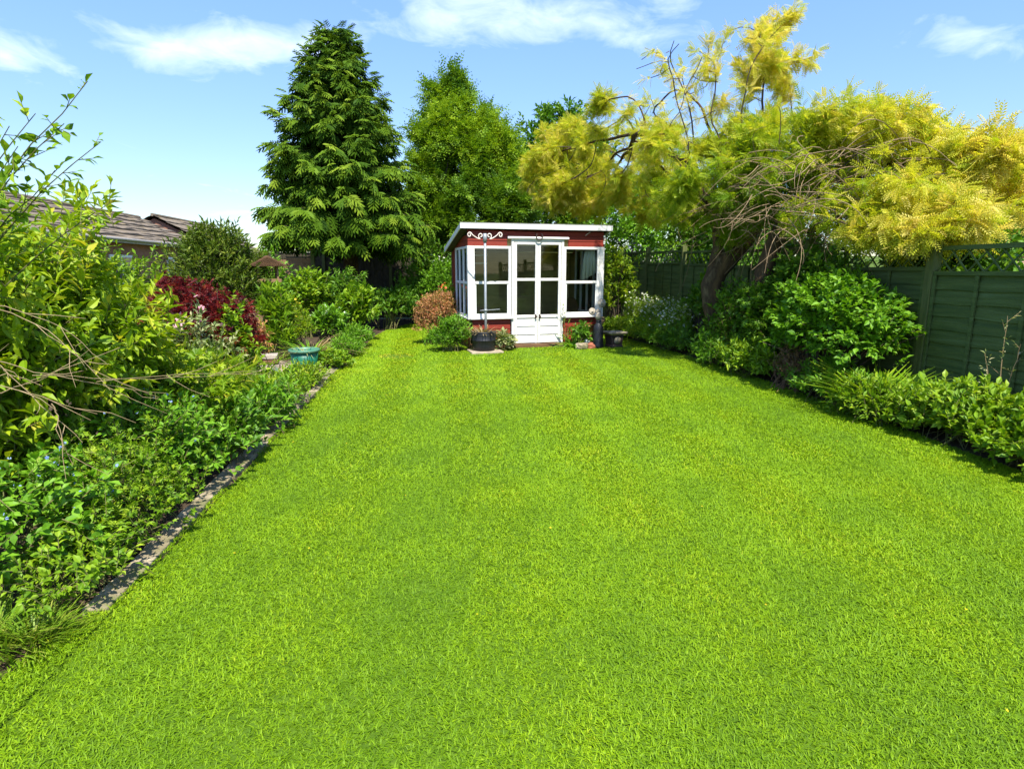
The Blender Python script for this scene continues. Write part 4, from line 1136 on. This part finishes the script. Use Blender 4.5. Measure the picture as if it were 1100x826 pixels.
# thinner foliage at the top left, where bare twigs show against the sky
keep = rng.uniform(0, 1, n) < np.clip(1.05 - .86 * ((N[ids][:, 2] > 3.75) & (N[ids][:, 0] < 5.1) & (N[ids][:, 0] > 3.4)), 0, 1)
wv = rng.normal(0, 2.1, (6, 3)); nz = np.sin(N[ids] @ wv.T + rng.uniform(0, 6, 6)).sum(1) / 1.7
keep &= rng.uniform(0, 1, n) < np.clip(.75 + .55 * nz, .12, 1)
keep &= ~((N[ids][:, 2] > 3.9) & (N[ids][:, 1] < 11.5) & (rng.uniform(0, 1, n) < .35))
ids, X, par_ = ids[keep], X[keep], par_[keep]; n = len(ids)
sd = nrm((N[ids] - N[par_]) / .17 * .55 + rng.normal(0, .55, (n, 3)) + [0, 0, .0])
st = X + (N[par_] - N[ids]) * rng.uniform(0, 1, (n, 1)) + rng.normal(0, 1, (n, 3)) * np.where((N[ids][:, 2] > 3.9)[:, None], .04, .07)
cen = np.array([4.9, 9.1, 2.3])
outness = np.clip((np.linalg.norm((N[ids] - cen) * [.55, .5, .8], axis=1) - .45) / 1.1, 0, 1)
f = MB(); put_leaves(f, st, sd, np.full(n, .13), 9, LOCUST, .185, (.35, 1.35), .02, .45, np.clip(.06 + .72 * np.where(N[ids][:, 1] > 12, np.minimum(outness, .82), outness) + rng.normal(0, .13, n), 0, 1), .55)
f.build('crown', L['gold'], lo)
# tangle of pale dead twigs under the crown
g = MB(); m_ = 560
c0 = np.stack([rng.uniform(4.2, 6.4, m_), rng.uniform(6.8, 9.8, m_), rng.uniform(1.9, 3.1, m_)], 1) - O_
d = nrm(np.stack([rng.normal(0, 1, m_), rng.normal(-.3, .7, m_), rng.normal(-.05, .45, m_)], 1)); l_ = rng.uniform(.35, 1.0, m_)
nn = nrm(rng.normal(0, 1, (m_, 3))); u = np.linspace(0, 1, 8)[None, :, None]
C = c0[:, None] + d[:, None] * l_[:, None, None] * u + nn[:, None] * (l_ * rng.uniform(.25, .75, m_))[:, None, None] * (u * (1 - u)) * 2 + np.array([0, 0, -.3]) * u ** 2 * l_[:, None, None]
g.tubes(C, np.linspace(.0065, .002, 8), 4); g.build('dead_twigs', M['twig'], lo)

# ================================================================== left border, from the camera back
def sg(name, label, cat, xy, lobes, n, per, size, T, lm, **k): return shrub(name, label, cat, xy, lobes, n, per, size, L['mid'] if lm is None else T and T, lm, **k) if False else shrub(name, label, cat, xy, lobes, n, per, size, T, L[lm], **k)

sg('azalea_shrub', 'big yellow green shrub with whorled leaves filling the left foreground border', 'shrub', (-2.76, 3.95),
   [(0, 0, 1.25, .85, .8, .66), (.28, -.2, .95, .66, .62, .62), (-.3, -.1, 1.5, .6, .6, .42), (.35, .45, .95, .6, .6, .6), (.1, -.5, .7, .6, .4, .5)],
   2100, 8, .098, OVN, 'yellow', shoot=.13, inner=.5, ang=(.55, 1.25), nst=90, sr=(.014, .005), amp=.2, outer_var=.4)
def arching(name, label, cat, base, tips, lv, size, T, lm, stem='stem', r0=.008, sag=.25, n_side=5):
    o = thing(name, label, cat, base); g = MB(); f = MB(); B0 = np.array(base)
    for tp in tips:
        e = np.array(tp) - B0; u = np.linspace(0, 1, 12)[:, None]
        mid = e * .5 + np.array([0, 0, sag * np.linalg.norm(e) * .5])
        C = 2 * u * (1 - u) * mid + u ** 2 * e + rng.normal(0, .006, (12, 3)) * u
        g.tubes(C[None], np.linspace(r0, .0018, 12), 5)
        tn = nrm(np.gradient(C, axis=0))
        for s in range(lv):
            q = .45 + .55 * (s + .5) / lv; i0 = min(int(q * 11), 10); p = C[i0] + (C[i0 + 1] - C[i0]) * (q * 11 - i0)
            sd = nrm(tn[i0] + rng.normal(0, .6, 3)); ln = rng.uniform(.05, .14)
            g.tubes(np.stack([p, p + sd * ln * .5, p + sd * ln])[None], np.array([.0022, .0018, .0012]), 3)
            put_leaves(f, p[None], sd[None], np.array([ln]), n_side, T, size, (.4, 1.1), .1, .6)
    g.build('stems', M[stem], o); f.build('leaves', L[lm], o); return o
arching('tall_shrub', 'tall thin stemmed shrub whose leafy tips reach up the left sky', 'shrub', (-3.0, 3.2, .4),
        [(-1.47, 3.0, 2.3), (-1.60, 3.0, 2.14), (-1.70, 3.0, 2.16), (-1.55, 3.2, 2.1), (-1.78, 3.0, 2.02), (-1.75, 3.1, 1.86), (-1.60, 3.4, 1.86), (-1.95, 3.1, 2.2), (-2.0, 3.0, 2.0), (-1.88, 3.05, 1.9), (-1.8, 3.0, 2.1), (-1.9, 3.0, 2.05), (-1.82, 2.95, 1.88), (-1.7, 3.1, 1.95)], 11, .055, OV, 'lime', n_side=4, r0=.007)
# bare straw coloured stems lying through the shrub
o = thing('dry_stems', 'bare straw coloured dead stems arching across the left foreground shrubs', 'dead stems', (-2.1, 3.0, .3)); g = MB(); B0 = np.array((-2.1, 3.0, .3))
for a, m_, c in [((-1.95, 2.9, 1.33), (-1.73, 2.88, 1.34), (-1.52, 2.9, 1.06)), ((-1.95, 2.9, 1.33), (-1.66, 2.86, 1.29), (-1.46, 2.85, .97)), ((-2.0, 2.85, .96), (-1.75, 2.8, 1.06), (-1.42, 2.9, 1.18)), ((-1.98, 2.85, 1.17), (-1.85, 2.8, 1.12), (-1.78, 2.75, 1.08)),
                 ((-1.9, 2.8, 1.13), (-1.62, 2.78, 1.03), (-1.35, 3.1, .92)), ((-1.95, 2.75, 1.02), (-1.7, 2.72, .99), (-1.48, 2.8, .86)), ((-2.0, 2.8, 1.2), (-1.72, 2.74, 1.0), (-1.52, 2.75, .78)),
                 ((-1.64, 2.72, .93), (-1.62, 2.7, .82), (-1.58, 2.68, .66)), ((-1.8, 2.9, 1.02), (-1.5, 3.2, .95), (-1.2, 3.9, .87)), ((-1.7, 3.2, .95), (-1.45, 3.6, .92), (-1.1, 4.2, .80))]:
    a, m_, c = [np.array(v) - B0 for v in (a, m_, c)]; u = np.linspace(0, 1, 12)[:, None]
    C = (1 - u) ** 2 * a + 2 * u * (1 - u) * m_ + u ** 2 * c
    C += np.cumsum(rng.normal(0, .006, (12, 3)), 0)
    for s_ in (4, 7, 9):
        e_ = C[s_] + (C[s_] - C[s_ - 1]) * rng.uniform(1.5, 4) + rng.normal(0, .07, 3); g.tubes(np.stack([C[s_], (C[s_] + e_) / 2 + rng.normal(0, .008, 3), e_])[None], np.array([.0018, .0014, .0008]), 4)
    g.tubes(C[None], np.linspace(.0024, .0010, 12), 5)
g.build('stems', M['dead'], o)
tuft('grass_tuft', 'clump of long rough grass at the near end of the left border', 'grass clump', (-1.86, 2.45), 620, .17, T_blade(.05, .5), L['longgrass'], (.1, .9), base_r=.26)
tuft('grass_tuft', 'small long grass clump in front of the first edging kerb', 'grass clump', (-1.66, 2.42), 260, .13, T_blade(.06, .5), L['longgrass'], (.1, .9), base_r=.16)
sg('forget_me_not', 'blue flowered leafy clump at the extreme left of the near border', 'plant', (-2.05, 2.98), [(0, 0, .30, .42, .45, .38)],  400, 6, .055, OV, 'bright', shoot=.1, stem='stem', nst=30, sr=(.004, .002), amp=.22, flowers=(L['bluefl'], 110, .016, FLW))
sg('strawberry_plant', 'low bright leafy clump at the lawn edge beside the nearest kerb', 'plant', (-1.70, 2.80), [(0, 0, .16, .26, .30, .17), (-.1, .3, .2, .26, .25, .2)],  420, 5, .042, OV, 'lime', shoot=.09, nst=30, sr=(.003, .0015), amp=.2)
sg('cranesbill', 'spreading leafy cranesbill clump along the second and third kerbs', 'plant', (-1.72, 3.45), [(0, 0, .22, .30, .45, .24), (-.2, .2, .36, .35, .5, .28)],  480, 6, .048, STAR, 'lime', shoot=.11, nst=40, sr=(.003, .0015), amp=.2)
sg('cranesbill', 'taller darker cranesbill clump under the yellow green shrub', 'plant', (-1.91, 4.15), [(0, 0, .35, .40, .55, .34), (.12, .1, .2, .32, .5, .22)],  460, 6, .055, OV, 'bright', shoot=.12, nst=40, sr=(.003, .0015), amp=.2, flowers=(L['bluefl'], 30, .017, FLW))
sg('periwinkle', 'dark glossy leaved clump overhanging the middle kerbs of the left edge', 'plant', (-1.66, 4.85), [(0, 0, .24, .30, .40, .28)],  300, 7, .065, OV, 'mid', shoot=.12, nst=30, sr=(.003, .0015), amp=.2)
sg('bleeding_heart', 'yellow green ferny leaved mound beyond the dead stems', 'plant', (-2.01, 5.0), [(0, 0, .5, .45, .55, .36), (-.3, .2, .7, .4, .45, .32)], 330, 6, .085, STAR, 'yellow', shoot=.15, nst=40, sr=(.004, .002), amp=.2)
sg('periwinkle', 'dark leaved clump with a fringe of pale tips halfway along the left edge', 'plant', (-1.64, 5.75), [(0, 0, .22, .28, .50, .27)],  320, 7, .065, OVN, 'bright', shoot=.13, nst=30, sr=(.003, .0015), amp=.2)
sg('astilbe', 'soft yellow green ferny mound in the middle of the left border', 'plant', (-2.11, 6.05), [(0, 0, .38, .5, .55, .32), (-.4, .2, .5, .4, .45, .3)], 330, 5, .13, FERN, 'yellow', shoot=.16, nst=40, sr=(.004, .002), amp=.2)
sg('catmint', 'low grey green clump at the lawn edge before the gravel', 'plant', (-1.66, 6.85), [(0, 0, .2, .26, .55, .22)], 260, 7, .055, OVN, 'lime', shoot=.12, nst=30, sr=(.003, .0015), amp=.22)
sg('catmint', 'low loose yellow green clump at the lawn edge beside the gravel', 'plant', (-1.64, 7.85), [(0, 0, .16, .22, .5, .18)], 220, 7, .055, OVN, 'yellow', shoot=.12, nst=30, sr=(.003, .0015), amp=.22)
tuft('fern', 'bright green fern with upright fronds near the red maple', 'fern', (-2.45, 6.95), 26, .62, T_pinnate(14, .07, .22, -.35), L['lime'], (.15, .75))
tuft('fern', 'second bright green fern, the one nearer the gravel', 'fern', (-2.25, 7.55), 22, .52, T_pinnate(14, .07, .22, -.35), L['lime'], (.2, .85))
tuft('fern', 'smaller fern tucked behind the other two beside the pink flowers', 'fern', (-2.75, 7.0), 20, .55, T_pinnate(14, .07, .22, -.35), L['bright'], (.2, .8))
tuft('hosta', 'blue green broad leaved clump at the front of the gravel patch', 'plant', (-2.05, 8.25), 30, .26, OVN, L['blue'], (.4, 1.2))
sg('weigela', 'cream edged shrub with pink flowers in front of the red maple', 'shrub', (-2.52, 6.35), [(0, 0, .85, .32, .3, .32), (.25, .1, .7, .25, .3, .25), (-.25, 0, .65, .3, .3, .3)], 130, 7, .075, OVN, 'varieg', shoot=.17, up=.7, nst=40, sr=(.006, .003), amp=.25, flowers=(L['pink'], 14, .055, FLW))
sg('mock_orange', 'upright lime green leafy shoots standing against the right of the red maple', 'shrub', (-2.18, 6.85), [(0, 0, .75, .16, .18, .42), (.12, 0, .45, .2, .2, .3)], 120, 8, .075, OV, 'lime', shoot=.18, up=1.2, nst=30, sr=(.006, .003), amp=.2)
sg('japanese_maple', 'dark red dome shaped maple in the middle of the left border', 'tree', (-2.68, 7.2), [(0, 0, .88, .68, .6, .56), (.1, -.1, .6, .62, .55, .5)], 1000, 7, .085, LACE, 'red', shoot=.15, up=.15, stem='darkbark', nst=40, sr=(.018, .005), amp=.09, droop=.5)
sg('heather', 'copper tipped shrub growing at the right edge of the red maple', 'shrub', (-2.2, 7.65), [(0, 0, .65, .22, .25, .3)], 90, 7, .06, OVN, 'orange', shoot=.15, nst=20, sr=(.005, .003))
sg('evergreen_shrub', 'rounded dark evergreen shrub with spiky top under the neighbouring roofs', 'shrub', (-3.78, 11.0), [(0, 0, 1.35, .84, .8, .85), (.1, 0, 1.9, .55, .5, .45), (.35, -.1, 1.1, .65, .6, .75)], 1500, 7, .105, SIMN, 'ever', shoot=.2, up=.75, stem='darkbark', inner=.45, nst=40, amp=.13, ang=(.35, .9))
sg('privet_shrub', 'bright green rounded bush between the evergreen shrub and the bird table', 'shrub', (-3.2, 12.2), [(0, 0, 1.25, .5, .5, .62)], 330, 7, .09, OVN, 'bright', shoot=.18, nst=30, stem='darkbark')
sg('bamboo', 'narrow leaved arching clump in front of the bird table', 'plant', (-2.68, 10.45), [(0, 0, .85, .26, .25, .42), (0, 0, .4, .28, .28, .35)], 200, 7, .15, SIMN, 'lime', shoot=.2, up=1.0, nst=50, sr=(.006, .003), ang=(.5, 1.1))
sg('golden_shrub', 'feathery yellow green bush with yellow flowers left of the green planter', 'shrub', (-2.45, 10.65), [(0, 0, .52, .38, .35, .34), (-.1, .2, .7, .3, .3, .28)], 420, 8, .07, SIMN, 'yellow', shoot=.2, nst=30, sr=(.005, .003), amp=.2, flowers=(L['yellowfl'], 60, .04, FLW))
tuft('bronze_grass', 'tan dried ornamental grass leaning over behind the green planter', 'grass clump', (-2.1, 10.6), 230, .62, T_blade(.03, .8), L['strap'], (.3, 1.0), base_r=.1)
tuft('bronze_grass', 'second tan grass clump between the planter and the lawn edge bushes', 'grass clump', (-1.78, 11.3), 160, .5, T_blade(.03, .8), L['strap'], (.3, 1.0), base_r=.1)
tuft('day_lily', 'arching strap leaved clump behind the green planter', 'plant', (-2.05, 10.05), 120, .55, T_blade(.06, .7), L['bright'], (.2, .95), base_r=.08)
tuft('spider_plant', 'pale drooping leaves growing in the green planter', 'plant', (-1.97, 9.25), 40, .22, T_blade(.11, .9), L['varieg'], (.2, 1.1), base_r=.06, zbase=.25)
sg('lady_mantle', 'low fresh green clump at the lawn edge beside the green planter', 'plant', (-1.56, 9.6), [(0, 0, .12, .24, .5, .17)], 240, 6, .055, OVW, 'lime', shoot=.1, nst=20, sr=(.003, .0015), amp=.22)
sg('lady_mantle', 'low green clump at the lawn edge below the tan grass', 'plant', (-1.58, 10.75), [(0, 0, .16, .28, .55, .2)], 240, 7, .08, SIMN, 'bright', shoot=.14, nst=20, sr=(.003, .0015), amp=.22)
sg('lady_mantle', 'low grassy clump at the lawn edge farthest down the left border', 'plant', (-1.58, 12.0), [(0, 0, .2, .35, .6, .26)], 260, 7, .09, SIMN, 'bright', shoot=.16, nst=20, sr=(.003, .0015), amp=.22)
sg('hydrangea', 'pale green broad leaved bush at the curve of the left lawn edge', 'shrub', (-1.68, 13.1), [(0, 0, .62, .45, .45, .42), (.1, 0, .95, .3, .3, .25)], 230, 6, .13, OV, 'lime', shoot=.2, up=.8, nst=30, amp=.2)
sg('elder_shrub', 'light green bush below the conifer behind the golden flowers', 'shrub', (-2.95, 14.0), [(0, 0, .85, .62, .55, .6), (.2, 0, 1.1, .45, .4, .4)], 420, 6, .12, OV, 'lime', shoot=.2, up=.7, nst=30, amp=.2)
sg('laurel_shrub', 'darker bush at the foot of the conifer trunk', 'shrub', (-2.15, 14.6), [(0, 0, .85, .55, .5, .75), (.25, 0, .6, .5, .5, .5)], 420, 6, .12, OVN, 'mid', shoot=.2, up=.7, nst=30, amp=.2)
sg('peony', 'low leafy clump with cream seed heads before the dark bush', 'plant', (-2.1, 12.2), [(0, 0, .5, .4, .4, .35)], 190, 6, .12, OVN, 'bright', shoot=.2, up=.8, nst=30, flowers=(L['whitefl'], 14, .05, FLW))
sg('camellia', 'dark green shrub in the shade right of the conifer trunk', 'shrub', (-1.15, 15.6), [(0, 0, .6, .5, .45, .5), (.3, .2, .75, .4, .4, .45)], 380, 6, .12, OVN, 'mid', shoot=.2, up=.7, nst=30, amp=.2)
sg('camellia', 'dark green shrub at the far end of the lawn against the back fence', 'shrub', (-.45, 17.4), [(0, 0, .7, .6, .45, .7), (.5, .1, .8, .5, .4, .6)], 460, 6, .12, OVN, 'mid', shoot=.2, up=.7, nst=30, amp=.2)
sg('rose_shrub', 'tall leafy bush with pale flowers in the corner behind the summerhouse', 'shrub', (.25, 16.6), [(0, 0, 1.1, .7, .5, .85), (.4, 0, .8, .6, .5, .7)], 620, 6, .11, OVN, 'bright', shoot=.2, up=.6, nst=30, amp=.2, flowers=(L['whitefl'], 25, .05, FLW))
sg('viburnum', 'large dark bush over the back fence beside the conifer', 'shrub', (-.1, 18.4), [(0, 0, 1.35, .95, .45, 1.05)], 620, 6, .12, OVN, 'mid', shoot=.2, up=.6, nst=30, amp=.2)
sg('ivy_shrub', 'dark ivy clad bush on the back fence behind the light green bush', 'shrub', (-3.9, 16.6), [(0, 0, .9, 1.0, .5, .9)], 620, 6, .12, OVN, 'dark', shoot=.2, up=.6, nst=30, amp=.2)
# plants round the summerhouse
sg('spirea', 'rounded orange pink spirea bush at the left corner of the summerhouse', 'shrub', (.02, 12.35), [(0, 0, .72, .42, .40, .38), (-.1, 0, .45, .40, .38, .40), (.2, .1, .85, .25, .25, .22)], 900, 8, .042, SIM, 'orange', shoot=.13, nst=40, sr=(.005, .002), inner=.4, amp=.12)
sg('green_bush', 'rounded green leafy bush on the lawn between spirea and black planter', 'shrub', (.31, 11.22), [(0, 0, .34, .36, .34, .34), (-.12, .05, .25, .36, .32, .28)], 520, 7, .065, OVN, 'bright', shoot=.15, up=.7, nst=40, sr=(.005, .002), inner=.45, amp=.18)
sg('rose_bush', 'leafy bush with red flowers behind the spirea against the summerhouse side', 'shrub', (.30, 13.0), [(0, 0, .75, .25, .3, .45)], 160, 6, .07, OV, 'lime', shoot=.17, nst=20, sr=(.006, .003), flowers=(L['redfl'], 12, .06, FLW))
tuft('withered_plant', 'withered reddish straw leaves growing in the black planter', 'plant', (px - .02, py, ), 70, .26, T_blade(.10, .5), L['strap'], (.2, 1.1), base_r=.15, zbase=.33)
sg('bergenia', 'pale curled leaves on the ground between the black planter and the doors', 'plant', hloc(.55, -.36)[:2], [(0, 0, .18, .20, .16, .18)], 60, 5, .12, OV, 'varieg', shoot=.12, nst=20, sr=(.005, .003))
tuft('agapanthus', 'arching green strap leaved plant below the right summerhouse sill', 'plant', hloc(2.02, -.33)[:2], 46, .50, T_blade(.09, .75), L['bright'], (.2, 1.15), base_r=.08)
sg('begonia', 'leafy green clump at the foot of the right summerhouse wall', 'plant', hloc(2.18, -.30)[:2], [(0, 0, .26, .24, .18, .24)], 110, 6, .09, OVN, 'mid', shoot=.14, nst=20, sr=(.005, .003))
arching('climber', 'thin climbing stems on the right door jamb of the summerhouse', 'climber', hloc(1.93, -.10), [hloc(1.80, -.06, .62), hloc(1.86, -.07, .78), hloc(1.98, -.06, .55)], 4, .05, OVN, 'lime', n_side=2, r_=.004) if False else arching('climber', 'thin climbing stems on the right door jamb of the summerhouse', 'climber', hloc(1.93, -.12), [hloc(1.80, -.08, .62), hloc(1.86, -.09, .78), hloc(1.98, -.08, .55)], 4, .05, OVN, 'lime', n_side=2)

# ================================================================== right border
sg('euonymus', 'narrow yellow green shrub against the right side of the summerhouse', 'shrub', (4.18, 13.7), [(0, 0, 1.55, .45, .4, .55), (0, 0, .85, .42, .4, .6), (.3, .1, 1.2, .3, .3, .5)], 620, 7, .085, OVN, 'yellow', shoot=.16, up=.5, stem='darkbark', nst=40, amp=.2)
for k_, (x, y, h, lab) in enumerate([(4.75, 13.2, .95, 'white flowered tall clump farthest along the right fence'), (4.85, 12.2, 1.0, 'white flowered clump before the second visible fence post'), (4.8, 11.3, .9, 'white flowered clump nearest the leaning trunk')]):
    sg('cow_parsley', lab, 'plant', (x, y), [(0, 0, h * .55, .45, .55, h * .42), (-.15, 0, h * .4, .42, .5, h * .35)], 420, 6, .10, PIN, 'lime', shoot=.2, up=1.0, nst=60, sr=(.004, .002), amp=.2, flowers=(L['whitefl'], 230, .045, FLW), group='white flowered clumps by the far right fence')
for k_, (x, y, lab, lm) in enumerate([(4.2, 13.4, 'low fresh green edging plant at the far right lawn corner', 'lime'), (4.3, 12.0, 'low green edging plant in front of the white flowers', 'lime'), (4.42, 10.7, 'low mid green edging plant at the bend of the right lawn edge', 'mid')]):
    sg('edging_plant', lab, 'plant', (x, y), [(0, 0, .24, .32, .75, .26)], 420, 7, .075, OVN, lm, shoot=.15, up=.7, nst=30, sr=(.003, .0015), amp=.2)
sg('bramble', 'tangled dull green bramble below the first leaning trunk', 'plant', (4.66, 9.05), [(0, 0, .5, .34, .6, .5), (.08, 0, .98, .34, .5, .36)], 620, 6, .075, OV, 'mid', shoot=.2, nst=50, sr=(.005, .002), stem='brown_twig', amp=.25)
sg('ivy', 'dark ivy mass climbing between the two leaning trunks', 'plant', (4.88, 8.25), [(0, 0, .65, .34, .5, .55), (-.1, .1, .4, .32, .5, .4), (0, .1, 1.1, .32, .45, .32)], 800, 6, .08, STAR, 'mid', shoot=.16, nst=40, amp=.2)
sg('hellebore', 'low green clump at the lawn edge below the ivy', 'plant', (4.46, 9.1), [(0, 0, .2, .28, .6, .24)], 320, 7, .085, OVN, 'bright', shoot=.16, nst=30, sr=(.003, .0015), amp=.2)
sg('hellebore', 'low light green clump at the lawn edge left of the round laurel', 'plant', (4.46, 8.05), [(0, 0, .24, .32, .6, .28)], 340, 7, .095, OVN, 'lime', shoot=.16, nst=30, sr=(.003, .0015), amp=.2)
sg('elder_shrub', 'shaded shrub under the golden crown behind the round laurel', 'shrub', (5.1, 8.15), [(0, 0, 1.0, .35, .5, .7), (.05, -.1, 1.4, .3, .4, .35)], 460, 6, .10, OV, 'mid', shoot=.2, nst=40, stem='darkbark', amp=.2)
sg('round_laurel', 'large rounded bright green shrub bulging over the right lawn edge', 'shrub', (4.84, 6.75), [(0, 0, .98, .60, .95, .54), (-.05, -.35, .75, .58, .7, .56), (0, .35, .75, .56, .5, .55)], 1500, 7, .085, OV, 'bright', shoot=.15, up=.4, inner=.4, nst=50, stem='darkbark', sr=(.012, .004), amp=.1)
sg('dead_undergrowth', 'brown dead twiggy growth under the left side of the round laurel', 'dead stems', (4.52, 7.0), [(0, 0, .32, .22, .4, .28)], 170, 2, .05, SIMN, 'deadleaf', shoot=.22, nst=90, sr=(.004, .002), stem='brown_twig', twig=.0025)
sg('periwinkle', 'leafy skirt at the lawn edge below the round laurel', 'plant', (4.50, 6.2), [(0, 0, .22, .26, .75, .26)], 360, 7, .075, OVN, 'bright', shoot=.15, nst=30, sr=(.003, .0015), amp=.22)
tuft('crocosmia', 'fresh long bladed clump right of the round laurel', 'plant', (4.62, 5.6), 300, .60, T_blade(.06, .7), L['lime'], (.05, .55), base_r=.22)
tuft('crocosmia', 'second long bladed clump close to the near fence post', 'plant', (4.85, 5.15), 240, .52, T_blade(.055, .7), L['bright'], (.05, .55), base_r=.2)
sg('mint', 'leafy upright clump at the lawn edge before the long bladed leaves', 'plant', (4.38, 5.35), [(0, 0, .2, .26, .55, .24)], 330, 7, .075, OVN, 'lime', shoot=.15, up=.9, nst=30, sr=(.003, .0015), amp=.2)
sg('lemon_balm', 'dense light green broad leaved clump below the near fence panel', 'plant', (4.58, 4.55), [(0, 0, .24, .40, .50, .26), (.2, .1, .3, .4, .5, .24)], 520, 7, .075, OV, 'lime', shoot=.13, up=.9, nst=40, sr=(.003, .0015), amp=.18)
sg('lemon_balm', 'dense light green clump at the right edge of the photo', 'plant', (4.52, 3.75), [(0, 0, .22, .42, .50, .24), (.25, 0, .3, .4, .5, .24)], 560, 7, .075, OV, 'lime', shoot=.13, up=.9, nst=40, sr=(.003, .0015), amp=.18)
arching('young_sapling', 'thin half bare sapling standing against the near fence panel', 'sapling', (5.2, 4.8, 0), [(5.16, 4.82, 1.08), (5.08, 4.9, .72), (5.22, 4.7, .85)], 6, .05, OVN, 'varieg', n_side=3, stem='dead', r0=.007, sag=.05)

sg('wall_shrub', 'leafy shrub filling the fence side behind the round laurel', 'shrub', (5.12, 7.5), [(0, 0, 1.25, .28, .65, .5), (0, 0, .7, .3, .6, .5)], 420, 6, .09, OV, 'mid', shoot=.18, stem='darkbark', nst=30)
sg('wall_shrub', 'leafy shrub on the fence just left of the leaning trunks', 'shrub', (5.1, 10.9), [(0, 0, .9, .28, .6, .6)], 360, 6, .09, OV, 'mid', shoot=.18, stem='darkbark', nst=30)
sg('lilac_shrub', 'light green bush hiding the bungalow wall behind the yellow green shrub', 'shrub', (-4.75, 8.7), [(0, 0, 1.4, .8, .7, .6), (.6, 0, 1.2, .5, .6, .6), (-.9, .4, 1.5, .9, .7, .6), (0, 0, .7, .9, .7, .6)], 900, 7, .09, OVN, 'lime', shoot=.2, up=.7, stem='darkbark', nst=40, amp=.18)

sg('hedge_shrub', 'leafy growth behind the near right fence showing through its trellis', 'shrub', (6.5, 7.0), [(0, 0, 1.3, .55, 1.3, .75)], 700, 6, .11, OV, 'mid', shoot=.2, stem='darkbark', nst=30)
sg('hedge_shrub', 'leafy growth behind the right fence in line with the leaning trunks', 'shrub', (6.6, 10.2), [(0, 0, 1.4, .55, 1.5, .95)], 700, 6, .11, OV, 'mid', shoot=.2, stem='darkbark', nst=30)
sg('hedge_shrub', 'leafy growth behind the farthest visible panels of the right fence', 'shrub', (6.6, 14.0), [(0, 0, 1.5, .6, 1.7, 1.1)], 700, 6, .12, OV, 'mid', shoot=.2, stem='darkbark', nst=30)

sg('lady_mantle', 'yellow green clump under the near straw stems at the shrub foot', 'plant', (-2.3, 3.75), [(0, 0, .38, .4, .4, .34)], 360, 6, .06, OV, 'lime', shoot=.13, nst=20, sr=(.003, .0015), amp=.22)
sg('lady_mantle', 'fresh green clump filling the shade between yellow shrub and ferny mound', 'plant', (-2.35, 4.75), [(0, 0, .4, .5, .5, .36)], 420, 6, .065, OV, 'lime', shoot=.13, nst=20, sr=(.003, .0015), amp=.22)
sg('lady_mantle', 'yellow green clump between the two ferny mounds and the pink flowered shrub', 'plant', (-2.6, 5.6), [(0, 0, .45, .5, .5, .4)], 420, 6, .07, OVN, 'yellow', shoot=.13, nst=20, sr=(.003, .0015), amp=.22)
